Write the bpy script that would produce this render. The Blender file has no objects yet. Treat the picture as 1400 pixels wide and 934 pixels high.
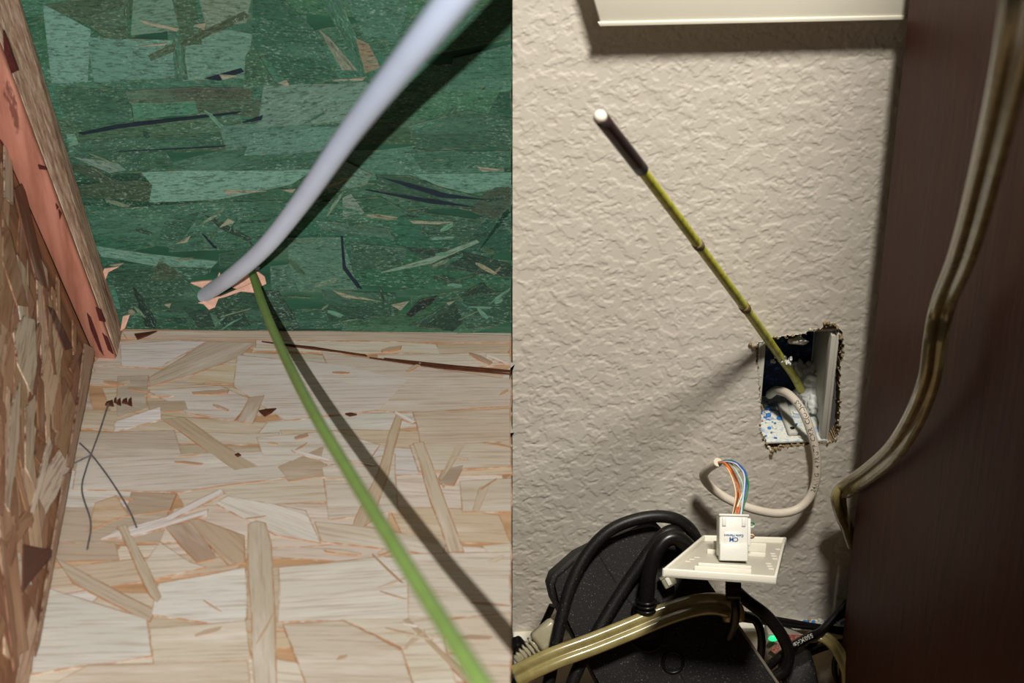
import bpy, bmesh, math, random
import numpy as np
from mathutils import Vector, Matrix, noise

random.seed(7)
rng = np.random.default_rng(11)
S = bpy.context.scene
V = Vector

# ------------------------------------------------------------------ camera, world, lights, exposure
F = 2400.0
PITCH = math.radians(30)
CAM = V((0, 0, 0.95))
FWD = V((0, math.cos(PITCH), -math.sin(PITCH)))
UP = V((0, math.sin(PITCH), math.cos(PITCH)))
RIGHT = V((1, 0, 0))
cd = bpy.data.cameras.new('camera')
cd.sensor_width = 36.0
cd.lens = 36.0 * F / 1400.0
cd.clip_start = 0.02
cd.dof.use_dof = True
cd.dof.focus_distance = 1.26
cd.dof.aperture_fstop = 12.0
cam = bpy.data.objects.new('camera', cd)
cam.location = CAM
cam.rotation_euler = (math.pi / 2 - PITCH, 0, 0)
S.collection.objects.link(cam)
S.camera = cam

w = bpy.data.worlds.new('world')
S.world = w
w.use_nodes = True
w.node_tree.nodes['Background'].inputs[0].default_value = (1.0, 0.93, 0.84, 1)
w.node_tree.nodes['Background'].inputs[1].default_value = 0.045

# the picture is two photographs of two places side by side; each place has its own lamp
ATTIC = bpy.data.collections.new('osb_corner')
ROOM = bpy.data.collections.new('room_wall')
S.collection.children.link(ATTIC)
S.collection.children.link(ROOM)


def lamp(name, kind, loc, power, color, size, coll, aim=None):
    d = bpy.data.lights.new(name, kind)
    d.energy = power
    d.color = color
    if kind == 'AREA':
        d.shape = 'DISK'
        d.size = size
    else:
        d.shadow_soft_size = size
    o = bpy.data.objects.new(name, d)
    o.location = loc
    if aim is not None:
        o.rotation_euler = (V(aim) - V(loc)).to_track_quat('-Z', 'Y').to_euler()
    S.collection.objects.link(o)
    o.light_linking.receiver_collection = coll
    return o


lamp('phone_flash', 'POINT', CAM - FWD * 0.20 - RIGHT * 0.006 - UP * 0.008, 76, (0.97, 0.985, 1.0), 0.0022, ATTIC)
lamp('work_lamp', 'AREA', (0.25, 0.42, 1.62), 30, (1.0, 0.945, 0.85), 0.19, ROOM, (0.2, 1.06, 0.30))

S.view_settings.view_transform = 'Standard'
S.view_settings.look = 'None'
S.view_settings.gamma = 1.0
S.view_settings.use_curve_mapping = False
S.view_settings.exposure = 0.0

# ------------------------------------------------------------------ geometry of the two places
def ray(px, py):
    return FWD + RIGHT * ((px - 700) / F) + UP * ((467 - py) / F)


def at(px, py, depth):
    return CAM + ray(px, py) * depth


class Plane:
    """A flat wall or floor: origin, in-plane axes a, b and normal n towards the viewer."""
    def __init__(s, o, a, b):
        s.o = V(o)
        s.a = V(a).normalized()
        s.n = s.a.cross(V(b)).normalized()
        s.b = s.n.cross(s.a).normalized()

    def hit(s, px, py, off=0.0):
        r = ray(px, py)
        t = ((s.o + s.n * off) - CAM).dot(s.n) / r.dot(s.n)
        return CAM + r * t

    def uv(s, p):
        d = p - s.o
        return (d.dot(s.a), d.dot(s.b))

    def p(s, u, v, off=0.0):
        return s.o + s.a * u + s.b * v + s.n * off


yr, yl = math.radians(3.6), math.radians(-1.5)
h0 = at(1090, 530, 1.257)
ur = V((math.cos(yr), math.sin(yr), 0))
WR = Plane(h0 - ur * (h0.x / ur.x), ur, (0, 0, 1))          # white wall, origin at x = 0
WR.o.z = 0
ul = V((math.cos(yl), math.sin(yl), 0))
WL = Plane((0, WR.o.y + 0.004, 0), ul, (0, 0, 1))           # green wall
ZF = WL.hit(435, 453).z
FL = Plane((0, 0, ZF), (1, 0, 0), (0, 1, 0))                # strand board deck


def P(px, py, off=0.0):
    return WR.hit(px, py, off)


# ------------------------------------------------------------------ helpers
def lin(c, a=1.0):
    f = lambda x: x / 12.92 if x <= 0.04045 else ((x + 0.055) / 1.055) ** 2.4
    return tuple(f(x / 255.0) for x in c[:3]) + (a,)


COLL = [ATTIC]


def link(o):
    COLL[0].objects.link(o)
    return o


def mesh_obj(name, verts, faces, mats, parent=None, smooth=False, mat_idx=None):
    me = bpy.data.meshes.new(name)
    me.from_pydata([tuple(v) for v in verts], [], [tuple(f) for f in faces])
    for m in (mats if isinstance(mats, (list, tuple)) else [mats]):
        me.materials.append(m)
    if mat_idx is not None:
        me.polygons.foreach_set('material_index', mat_idx)
    if smooth:
        me.polygons.foreach_set('use_smooth', [True] * len(me.polygons))
    me.update()
    o = bpy.data.objects.new(name, me)
    link(o)
    if parent:
        o.parent = parent
        o.matrix_parent_inverse = parent.matrix_world.inverted()
    return o


def bm_obj(name, bm, mats, parent=None, smooth=False):
    me = bpy.data.meshes.new(name)
    bmesh.ops.recalc_face_normals(bm, faces=bm.faces)
    bm.to_mesh(me)
    bm.free()
    for m in (mats if isinstance(mats, (list, tuple)) else [mats]):
        me.materials.append(m)
    if smooth:
        me.polygons.foreach_set('use_smooth', [True] * len(me.polygons))
    o = bpy.data.objects.new(name, me)
    link(o)
    if parent:
        o.parent = parent
        o.matrix_parent_inverse = parent.matrix_world.inverted()
    return o


def empty(name, loc, label, cat, group=None):
    o = bpy.data.objects.new(name, None)
    o.empty_display_size = 0.01
    o.location = loc
    o.matrix_world = Matrix.Translation(V(loc))
    link(o)
    return tag(o, label, cat, group)


def tag(o, label=None, cat=None, group=None, kind=None):
    if label: o['label'] = label
    if cat: o['category'] = cat
    if group: o['group'] = group
    if kind: o['kind'] = kind
    return o


def smooth_by_angle(o, ang=0.7):
    me = o.data
    me.polygons.foreach_set('use_smooth', [True] * len(me.polygons))
    bm = bmesh.new(); bm.from_mesh(me)
    for e in bm.edges:
        if len(e.link_faces) == 2 and e.calc_face_angle(0) > ang:
            e.smooth = False
    bm.to_mesh(me); bm.free()


def catmull(pts, n):
    pts = [V(p) for p in pts]
    ext = [pts[0] * 2 - pts[1]] + pts + [pts[-1] * 2 - pts[-2]]
    out = []
    for i in range(1, len(ext) - 2):
        p0, p1, p2, p3 = ext[i - 1:i + 3]
        for k in range(n):
            t = k / n
            out.append(0.5 * ((2 * p1) + (p2 - p0) * t + (2 * p0 - 5 * p1 + 4 * p2 - p3) * t * t + (3 * p1 - p0 - 3 * p2 + p3) * t ** 3))
    out.append(pts[-1])
    return out


def frames(path, ref=None):
    """tangent, width axis and height axis along a path; width axis stays square to the view from the camera side"""
    res = []
    last = None
    for i, p in enumerate(path):
        t = (path[min(i + 1, len(path) - 1)] - path[max(i - 1, 0)]).normalized()
        v = (p - CAM).normalized() if ref is None else V(ref)
        wv = t.cross(v)
        if wv.length < 1e-4:
            wv = last.copy()
        wv.normalize()
        if last is not None and wv.dot(last) < 0:
            wv = -wv
        last = wv
        res.append((t, wv, wv.cross(t).normalized()))
    return res


def sweep(name, path, section, mat, parent=None, scale=None, twist=None, cap=True, smooth=True):
    fr = frames(path)
    n = len(section)
    verts, faces = [], []
    for i, p in enumerate(path):
        t, wv, hv = fr[i]
        k = scale[i] if scale is not None else 1.0
        a = twist[i] if twist is not None else 0.0
        ca, sa = math.cos(a), math.sin(a)
        for (x, y) in section:
            xx, yy = x * ca - y * sa, x * sa + y * ca
            verts.append(p + wv * xx * k + hv * yy * k)
    for i in range(len(path) - 1):
        for j in range(n):
            faces.append((i * n + j, i * n + (j + 1) % n, (i + 1) * n + (j + 1) % n, (i + 1) * n + j))
    if cap:
        faces.append(tuple(range(n))[::-1])
        faces.append(tuple(range((len(path) - 1) * n, len(path) * n)))
    o = mesh_obj(name, verts, faces, mat, parent, smooth)
    if cap and smooth:
        o.data.polygons[-1].use_smooth = False
        o.data.polygons[-2].use_smooth = False
    return o


def ring(r, n=14):
    return [(r * math.cos(2 * math.pi * k / n), r * math.sin(2 * math.pi * k / n)) for k in range(n)]


def tube(name, pts, r, mat, parent=None, n=12, sub=10, rscale=None):
    path = catmull(pts, sub)
    sc = None
    if rscale is not None:
        ks = [j / (len(rscale) - 1) for j in range(len(rscale))]
        sc = [float(np.interp(i / (len(path) - 1), ks, rscale)) for i in range(len(path))]
    return sweep(name, path, ring(r, n), mat, parent, sc)


def slab(name, quad, n, th, mat, parent=None, bevel=0.0, seg=2):
    """A plate: corner points of its face, thickness th along -n."""
    bm = bmesh.new()
    f = [bm.verts.new(p) for p in quad]
    b = [bm.verts.new(V(p) - V(n) * th) for p in quad]
    k = len(quad)
    bm.faces.new(f)
    bm.faces.new(b[::-1])
    for i in range(k):
        bm.faces.new((f[i], b[i], b[(i + 1) % k], f[(i + 1) % k]))
    if bevel:
        bmesh.ops.bevel(bm, geom=list(bm.edges), offset=bevel, segments=seg, affect='EDGES', profile=0.5)
    o = bm_obj(name, bm, mat, parent)
    if bevel:
        smooth_by_angle(o, 0.9)
    return o


def box_axes(name, c, ax, ay, az, sx, sy, sz, mat, parent=None, bevel=0.0):
    c, ax, ay, az = V(c), V(ax), V(ay), V(az)
    q = [c + ax * (i * sx / 2) + ay * (j * sy / 2) + az * (sz / 2) for i, j in ((-1, -1), (1, -1), (1, 1), (-1, 1))]
    return slab(name, q, az, sz, mat, parent, bevel)


# ------------------------------------------------------------------ materials
class NT:
    def __init__(s, name):
        s.m = bpy.data.materials.new(name)
        s.m.use_nodes = True
        s.t = s.m.node_tree
        s.b = s.t.nodes['Principled BSDF']

    def n(s, kind, **kw):
        nd = s.t.nodes.new(kind)
        for k, v in kw.items():
            if isinstance(k, str) and hasattr(nd, k):
                setattr(nd, k, v)
        return nd

    def l(s, a, b):
        s.t.links.new(a, b)

    def coord(s, scale=(1, 1, 1), rnd=False):
        tc = s.n('ShaderNodeTexCoord')
        mp = s.n('ShaderNodeMapping')
        mp.inputs['Scale'].default_value = scale
        s.l(tc.outputs['Object'], mp.inputs['Vector'])
        if rnd:
            oi = s.n('ShaderNodeObjectInfo')
            mul = s.n('ShaderNodeVectorMath', operation='SCALE')
            cx = s.n('ShaderNodeCombineXYZ')
            for k in range(3):
                s.l(oi.outputs['Random'], cx.inputs[k])
            s.l(cx.outputs[0], mul.inputs[0])
            mul.inputs['Scale'].default_value = 97.0
            s.l(mul.outputs[0], mp.inputs['Location'])
        return mp.outputs[0]

    def noise(s, vec, scale, detail=4, rough=0.6):
        nd = s.n('ShaderNodeTexNoise')
        nd.inputs['Scale'].default_value = scale
        nd.inputs['Detail'].default_value = detail
        nd.inputs['Roughness'].default_value = rough
        s.l(vec, nd.inputs['Vector'])
        return nd.outputs['Fac']

    def ramp(s, fac, stops):
        nd = s.n('ShaderNodeValToRGB')
        e = nd.color_ramp.elements
        while len(e) < len(stops):
            e.new(0.5)
        for k, (p, c) in enumerate(stops):
            e[k].position = p
            e[k].color = c if len(c) == 4 else tuple(c) + (1,)
        s.l(fac, nd.inputs[0])
        return nd.outputs[0]

    def mix(s, fac, a, b, mode='MIX'):
        nd = s.n('ShaderNodeMix', data_type='RGBA', blend_type=mode)
        for inp, val in ((nd.inputs[0], fac), (nd.inputs[6], a), (nd.inputs[7], b)):
            if hasattr(val, 'is_linked'):
                s.l(val, inp)
            elif isinstance(val, (int, float)):
                inp.default_value = val
            else:
                inp.default_value = val
        return nd.outputs[2]

    def bump(s, h, strength, dist):
        nd = s.n('ShaderNodeBump')
        nd.inputs['Strength'].default_value = strength
        nd.inputs['Distance'].default_value = dist
        s.l(h, nd.inputs['Height'])
        s.l(nd.outputs[0], s.b.inputs['Normal'])

    def done(s, col=None, rough=0.6, spec=0.4, **kw):
        if col is not None:
            if hasattr(col, 'is_linked'):
                s.l(col, s.b.inputs['Base Color'])
            else:
                s.b.inputs['Base Color'].default_value = col
        s.b.inputs['Roughness'].default_value = rough
        s.b.inputs['Specular IOR Level'].default_value = spec
        for k, v in kw.items():
            s.b.inputs[k].default_value = v
        return s.m


def plain(name, c, rough=0.5, spec=0.4, var=0.08, scale=60, **kw):
    t = NT(name)
    v = t.coord()
    f = t.noise(v, scale, 5)
    lc = lin(c)
    dark = tuple(x * (1 - var) for x in lc[:3]) + (1,)
    lite = tuple(min(1, x * (1 + var)) for x in lc[:3]) + (1,)
    col = t.ramp(f, [(0.3, dark), (0.7, lite)])
    return t.done(col, rough, spec, **kw)


def strand_mat(name, rim, fibre_dark, fibre_light, amount, grain_len=14, grain_fine=420, rough=0.75, speck=None, rim_at=(0.35, 0.62), rim_max=1.0):
    """Wood strand: the strand's own colour, grain along its length, resin-stained rim."""
    t = NT(name)
    oi = t.n('ShaderNodeObjectInfo')
    v = t.coord((grain_len / grain_fine, 1, 1), True)
    f1 = t.noise(v, grain_fine, 3, 0.65)
    v2 = t.coord((0.18, 1, 1), True)
    f2 = t.noise(v2, 60, 4, 0.6)
    c = t.mix(t.ramp(f1, [(0.36, (amount,) * 3), (0.5, (0, 0, 0))]), oi.outputs['Color'], lin(fibre_dark))
    c = t.mix(t.ramp(f2, [(0.52, (0, 0, 0)), (0.75, (amount,) * 3)]), c, lin(fibre_light))
    vs = t.coord((1, 1, 1), True)
    if speck:
        f3 = t.noise(t.coord((0.4, 1, 1), True), speck[1], 3, 0.8)
        fm = t.noise(vs, 25, 2)
        k = t.n('ShaderNodeMath', operation='MULTIPLY')
        t.l(t.ramp(f3, [(0.54, (0, 0, 0)), (0.66, (1, 1, 1))]), k.inputs[0])
        t.l(t.ramp(fm, [(0.35, (0.1, 0.1, 0.1)), (0.7, (speck[2],) * 3)]), k.inputs[1])
        c = t.mix(k.outputs[0], c, lin(speck[0]))
        f4 = t.noise(t.coord((0.3, 1, 1), True), speck[1] * 0.7, 3, 0.8)
        c = t.mix(t.ramp(f4, [(0.54, (0, 0, 0)), (0.7, (0.75, 0.75, 0.75))]), c, lin(fibre_dark))
    at_ = t.n('ShaderNodeAttribute', attribute_name='rim')
    fr = t.noise(vs, 130, 3)
    k = t.n('ShaderNodeMath', operation='MULTIPLY')
    t.l(at_.outputs['Fac'], k.inputs[0])
    t.l(t.ramp(fr, [(rim_at[0], (0.05, 0.05, 0.05)), (rim_at[1], (rim_max,) * 3)]), k.inputs[1])
    c = t.mix(k.outputs[0], c, lin(rim))
    t.bump(f1, 0.35, 0.0006)
    return t.done(c, rough, 0.25)


M_FLOORS = strand_mat('pale_wood_strand', (168, 118, 78), (150, 118, 88), (236, 226, 214), 0.42, 22, 520, rim_at=(0.3, 0.56))
M_GREENS = strand_mat('green_painted_strand', (112, 108, 80), (18, 38, 28), (82, 122, 98), 0.55, 120, 700, 0.7, ((138, 162, 142), 820, 0.8), (0.52, 0.66), 0.7)
M_LEFTS = strand_mat('brown_wood_strand', (92, 54, 38), (110, 68, 46), (216, 188, 160), 0.5, 30, 420, rim_at=(0.42, 0.66))


def panel_mat(name, c1, c2, c3, sc=(0.15, 1, 1), k=40):
    t = NT(name)
    f = t.noise(t.coord(sc), k, 6, 0.65)
    col = t.ramp(f, [(0.3, lin(c1)), (0.52, lin(c2)), (0.75, lin(c3))])
    t.bump(f, 0.4, 0.0008)
    return t.done(col, 0.8, 0.2)


M_FLOORB = panel_mat('strand_board_core', (146, 108, 76), (184, 146, 108), (204, 176, 144))
M_GREENB = panel_mat('green_board_core', (22, 48, 36), (38, 78, 56), (88, 110, 86))
M_LEFTB = panel_mat('brown_board_core', (96, 60, 42), (146, 102, 72), (178, 138, 104), (1, 1, 0.2))
M_TORN = plain('torn_wood', (200, 156, 134), 0.85, 0.2, 0.22, 160)
M_PENCIL = plain('pencil_mark', (92, 86, 84), 0.6, 0.3, 0.3, 300)
M_CRACK = plain('split_wood', (78, 44, 28), 0.9, 0.1, 0.3, 120)
M_NAVY = plain('blue_black_split', (24, 34, 42), 0.8, 0.2, 0.25, 120)


def coral_mat():
    t = NT('coral_wood')
    v = t.coord((1, 1, 0.12))
    f = t.noise(v, 90, 5, 0.6)
    col = t.ramp(f, [(0.28, lin((132, 80, 60))), (0.5, lin((170, 110, 88))), (0.8, lin((190, 134, 110)))])
    g = t.noise(t.coord((1, 1, 0.3)), 70, 4, 0.7)
    col = t.mix(t.ramp(g, [(0.62, (0, 0, 0)), (0.68, (0.8, 0.8, 0.8))]), col, lin((92, 42, 32)))
    t.bump(f, 0.3, 0.0008)
    return t.done(col, 0.7, 0.3)


def rough_wood_mat():
    t = NT('rough_sawn_wood')
    f = t.noise(t.coord((1, 1, 0.06)), 330, 5, 0.7)
    col = t.ramp(f, [(0.3, lin((110, 78, 60))), (0.48, lin((170, 134, 108))), (0.7, lin((214, 188, 164)))])
    g = t.noise(t.coord((1, 1, 0.2)), 60, 4, 0.7)
    col = t.mix(t.ramp(g, [(0.58, (0, 0, 0)), (0.7, (0.7, 0.7, 0.7))]), col, lin((96, 54, 40)))
    t.bump(f, 0.7, 0.0012)
    return t.done(col, 0.85, 0.2)


M_CORAL = coral_mat()
M_ROUGH = rough_wood_mat()
M_WCAB = plain('white_cable_jacket', (222, 233, 255), 0.45, 0.4, 0.03, 40)
M_GROD = plain('green_fibreglass', (132, 160, 80), 0.45, 0.4, 0.1, 90)

# ------------------------------------------------------------------ LEFT PLACE: strand board corner
def strand(name, pl, pts2d, h, color, mat, parent, rim_w=0.0014, ragged=0.0, grain=None):
    """one wood strand lying on plane pl: pts2d outline in plane metres, top at height h"""
    n = len(pts2d)
    cx = sum(p[0] for p in pts2d) / n
    cy = sum(p[1] for p in pts2d) / n
    if grain is None:                                    # grain runs along the long axis, else along the board
        cxx = sum((p[0] - cx) ** 2 for p in pts2d); cyy = sum((p[1] - cy) ** 2 for p in pts2d); cxy = sum((p[0] - cx) * (p[1] - cy) for p in pts2d)
        th_ = 0.5 * math.atan2(2 * cxy, cxx - cyy)
        d_ = math.hypot(cxx - cyy, 2 * cxy); t_ = cxx + cyy
        grain = th_ if (t_ + d_) > 7 * (t_ - d_) else random.gauss(0, 0.05)
    pts = []
    for i in range(n):                                   # ragged edges
        a, b = pts2d[i], pts2d[(i + 1) % n]
        L = math.hypot(b[0] - a[0], b[1] - a[1])
        k = max(1, min(3, int(L / 0.02))) if ragged else 1
        for j in range(k):
            t = j / k
            q = (a[0] + (b[0] - a[0]) * t, a[1] + (b[1] - a[1]) * t)
            jit = min(ragged, L * 0.12)
            pts.append((q[0] + random.uniform(-jit, jit), q[1] + random.uniform(-jit, jit)))
    n = len(pts)
    area = sum(pts[i][0] * pts[(i + 1) % n][1] - pts[(i + 1) % n][0] * pts[i][1] for i in range(n))
    if area < 0:
        pts = pts[::-1]
    ca, sa = math.cos(-grain), math.sin(-grain)
    loc = [((x - cx) * ca - (y - cy) * sa, (x - cx) * sa + (y - cy) * ca) for x, y in pts]
    # inset outline
    per = sum(math.hypot(pts[i][0] - pts[i - 1][0], pts[i][1] - pts[i - 1][1]) for i in range(n))
    rim_w = min(rim_w, abs(area) / per * 0.3)
    ins = []
    for i in range(n):
        p0, p1, p2 = V(loc[i - 1]), V(loc[i]), V(loc[(i + 1) % n])
        e1, e2 = (p1 - p0), (p2 - p1)
        n1 = V((-e1.y, e1.x)).normalized() if e1.length > 1e-9 else V((0, 0))
        n2 = V((-e2.y, e2.x)).normalized() if e2.length > 1e-9 else V((0, 0))
        nn = n1 + n2
        if nn.length < 0.3:
            nn = n1
        nn.normalize()
        q = p1 + nn * min(rim_w, p1.length * 0.35)
        ins.append((q.x, q.y))
    verts = [(x, y, 0.0) for x, y in ins] + [(x, y, -0.00008) for x, y in loc] + [(x, y, -0.0012) for x, y in loc]
    faces = [tuple(range(n))]
    for i in range(n):
        j = (i + 1) % n
        faces.append((n + i, n + j, j, i))
        faces.append((2 * n + i, 2 * n + j, n + j, n + i))
    me = bpy.data.meshes.new(name)
    me.from_pydata(verts, [], faces)
    at_ = me.attributes.new('rim', 'FLOAT', 'POINT')
    at_.data.foreach_set('value', [0.0] * n + [1.0] * (2 * n))
    me.materials.append(mat)
    me.update()
    o = bpy.data.objects.new(name, me)
    link(o)
    X = pl.a * math.cos(grain) + pl.b * math.sin(grain)
    Z = pl.n
    Y = Z.cross(X)
    c = pl.p(cx, cy, h)
    mw = Matrix(((X.x, Y.x, Z.x, c.x), (X.y, Y.y, Z.y, c.y), (X.z, Y.z, Z.z, c.z), (0, 0, 0, 1)))
    o.parent = parent
    o.matrix_parent_inverse = parent.matrix_world.inverted()
    o.matrix_basis = mw
    o.color = lin(color)
    return o


def trace(name, pl, px, h, color, mat, parent, clip=None, **kw):
    if mat is M_FLOORS:
        g_ = sum(color) / 3
        color = tuple((x * 0.82 + g_ * 0.18) * 0.965 for x in color)
    pts = [pl.uv(pl.hit(x, y)) for x, y in px]
    if clip:
        pts = [(min(max(u, clip[0]), clip[1]), min(max(v, clip[2]), clip[3])) for u, v in pts]
    return strand(name, pl, pts, h, color, mat, parent, **kw)


def vary(c, d):
    k = random.uniform(-d, d)
    return tuple(max(0, min(255, x + k + random.uniform(-d, d) * 0.25)) for x in c)


def filler(name, pl, rng_u, rng_v, rows, lens, cols, mat, parent, ang, h0, clip=None, keep=None, step=3e-6):
    """rows of long strands laid roughly along one direction, edges overlapping"""
    v = rng_v[0]
    i = 0
    while v < rng_v[1]:
        hgt = random.uniform(*rows)
        u = rng_u[0] - random.uniform(0, lens[0])
        while u < rng_u[1]:
            L = random.uniform(*lens)
            cu, cv = u + L / 2, v + hgt / 2
            a = random.gauss(0, ang)
            ca, sa = math.cos(a), math.sin(a)
            hw, hh = L / 2 * 1.02, hgt / 2 * random.uniform(0.9, 1.25)
            taper = random.uniform(0.6, 1.0)
            sk = random.uniform(-0.5, 0.5) * hgt
            loc = [(-hw + sk, -hh), (0, -hh * random.uniform(0.9, 1.1)), (hw, -hh * taper), (hw - sk, hh * random.uniform(0.5, 1)), (0, hh), (-hw, hh * taper)]
            pts = [(cu + x * ca - y * sa, cv + x * sa + y * ca) for x, y in loc]
            u += L
            if keep and not keep(cu, cv):
                continue
            if clip:
                pts = [(min(max(p, clip[0]), clip[1]), min(max(q, clip[2]), clip[3])) for p, q in pts]
                if max(p[0] for p in pts) - min(p[0] for p in pts) < 0.004 or max(p[1] for p in pts) - min(p[1] for p in pts) < 0.003:
                    continue
            i += 1
            strand(name, pl, pts, h0 + random.random() * 0.0004 + i * step * 0.1, vary(random.choice(cols), 9), mat, parent, ragged=0.0012, grain=a)
        v += hgt
    return i


# --- green wall with a torn hole
def ragged_poly(px, jit, step, pl, off=0.0):
    pts = [pl.uv(pl.hit(x, y, off)) for x, y in px]
    out = []
    n = len(pts)
    for i in range(n):
        a, b = V(pts[i]), V(pts[(i + 1) % n])
        k = max(1, int((b - a).length / step))
        for j in range(k):
            q = a.lerp(b, j / k)
            out.append((q.x + random.uniform(-jit, jit), q.y + random.uniform(-jit, jit)))
    return out


def holed_panel(name, pl, u0, u1, v0, v1, hole, th, mat):
    bm = bmesh.new()
    outer = [bm.verts.new(pl.p(u, v)) for u, v in ((u0, v0), (u1, v0), (u1, v1), (u0, v1))]
    inner = [bm.verts.new(pl.p(u, v)) for u, v in hole]
    ed = []
    for loop in (outer, inner):
        for i in range(len(loop)):
            ed.append(bm.edges.new((loop[i], loop[(i + 1) % len(loop)])))
    bmesh.ops.triangle_fill(bm, edges=ed, use_beauty=True)
    g = bmesh.ops.extrude_face_region(bm, geom=list(bm.faces))
    bmesh.ops.translate(bm, verts=[v for v in g['geom'] if isinstance(v, bmesh.types.BMVert)], vec=-pl.n * th)
    return bm_obj(name, bm, mat)


HOLE_L = ragged_poly([(278, 398), (300, 378), (335, 362), (356, 366), (352, 385), (325, 396), (295, 410)], 0.0009, 0.006, WL)
LX0, LX1 = -0.50, -0.0004
VTOP = 1.02
wall_green = holed_panel('wall_back', WL, LX0, LX1, ZF - 0.05, VTOP, HOLE_L, 0.018, M_GREENB)
tag(wall_green, 'green painted strand board wall with a torn hole', kind='structure')

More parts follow.
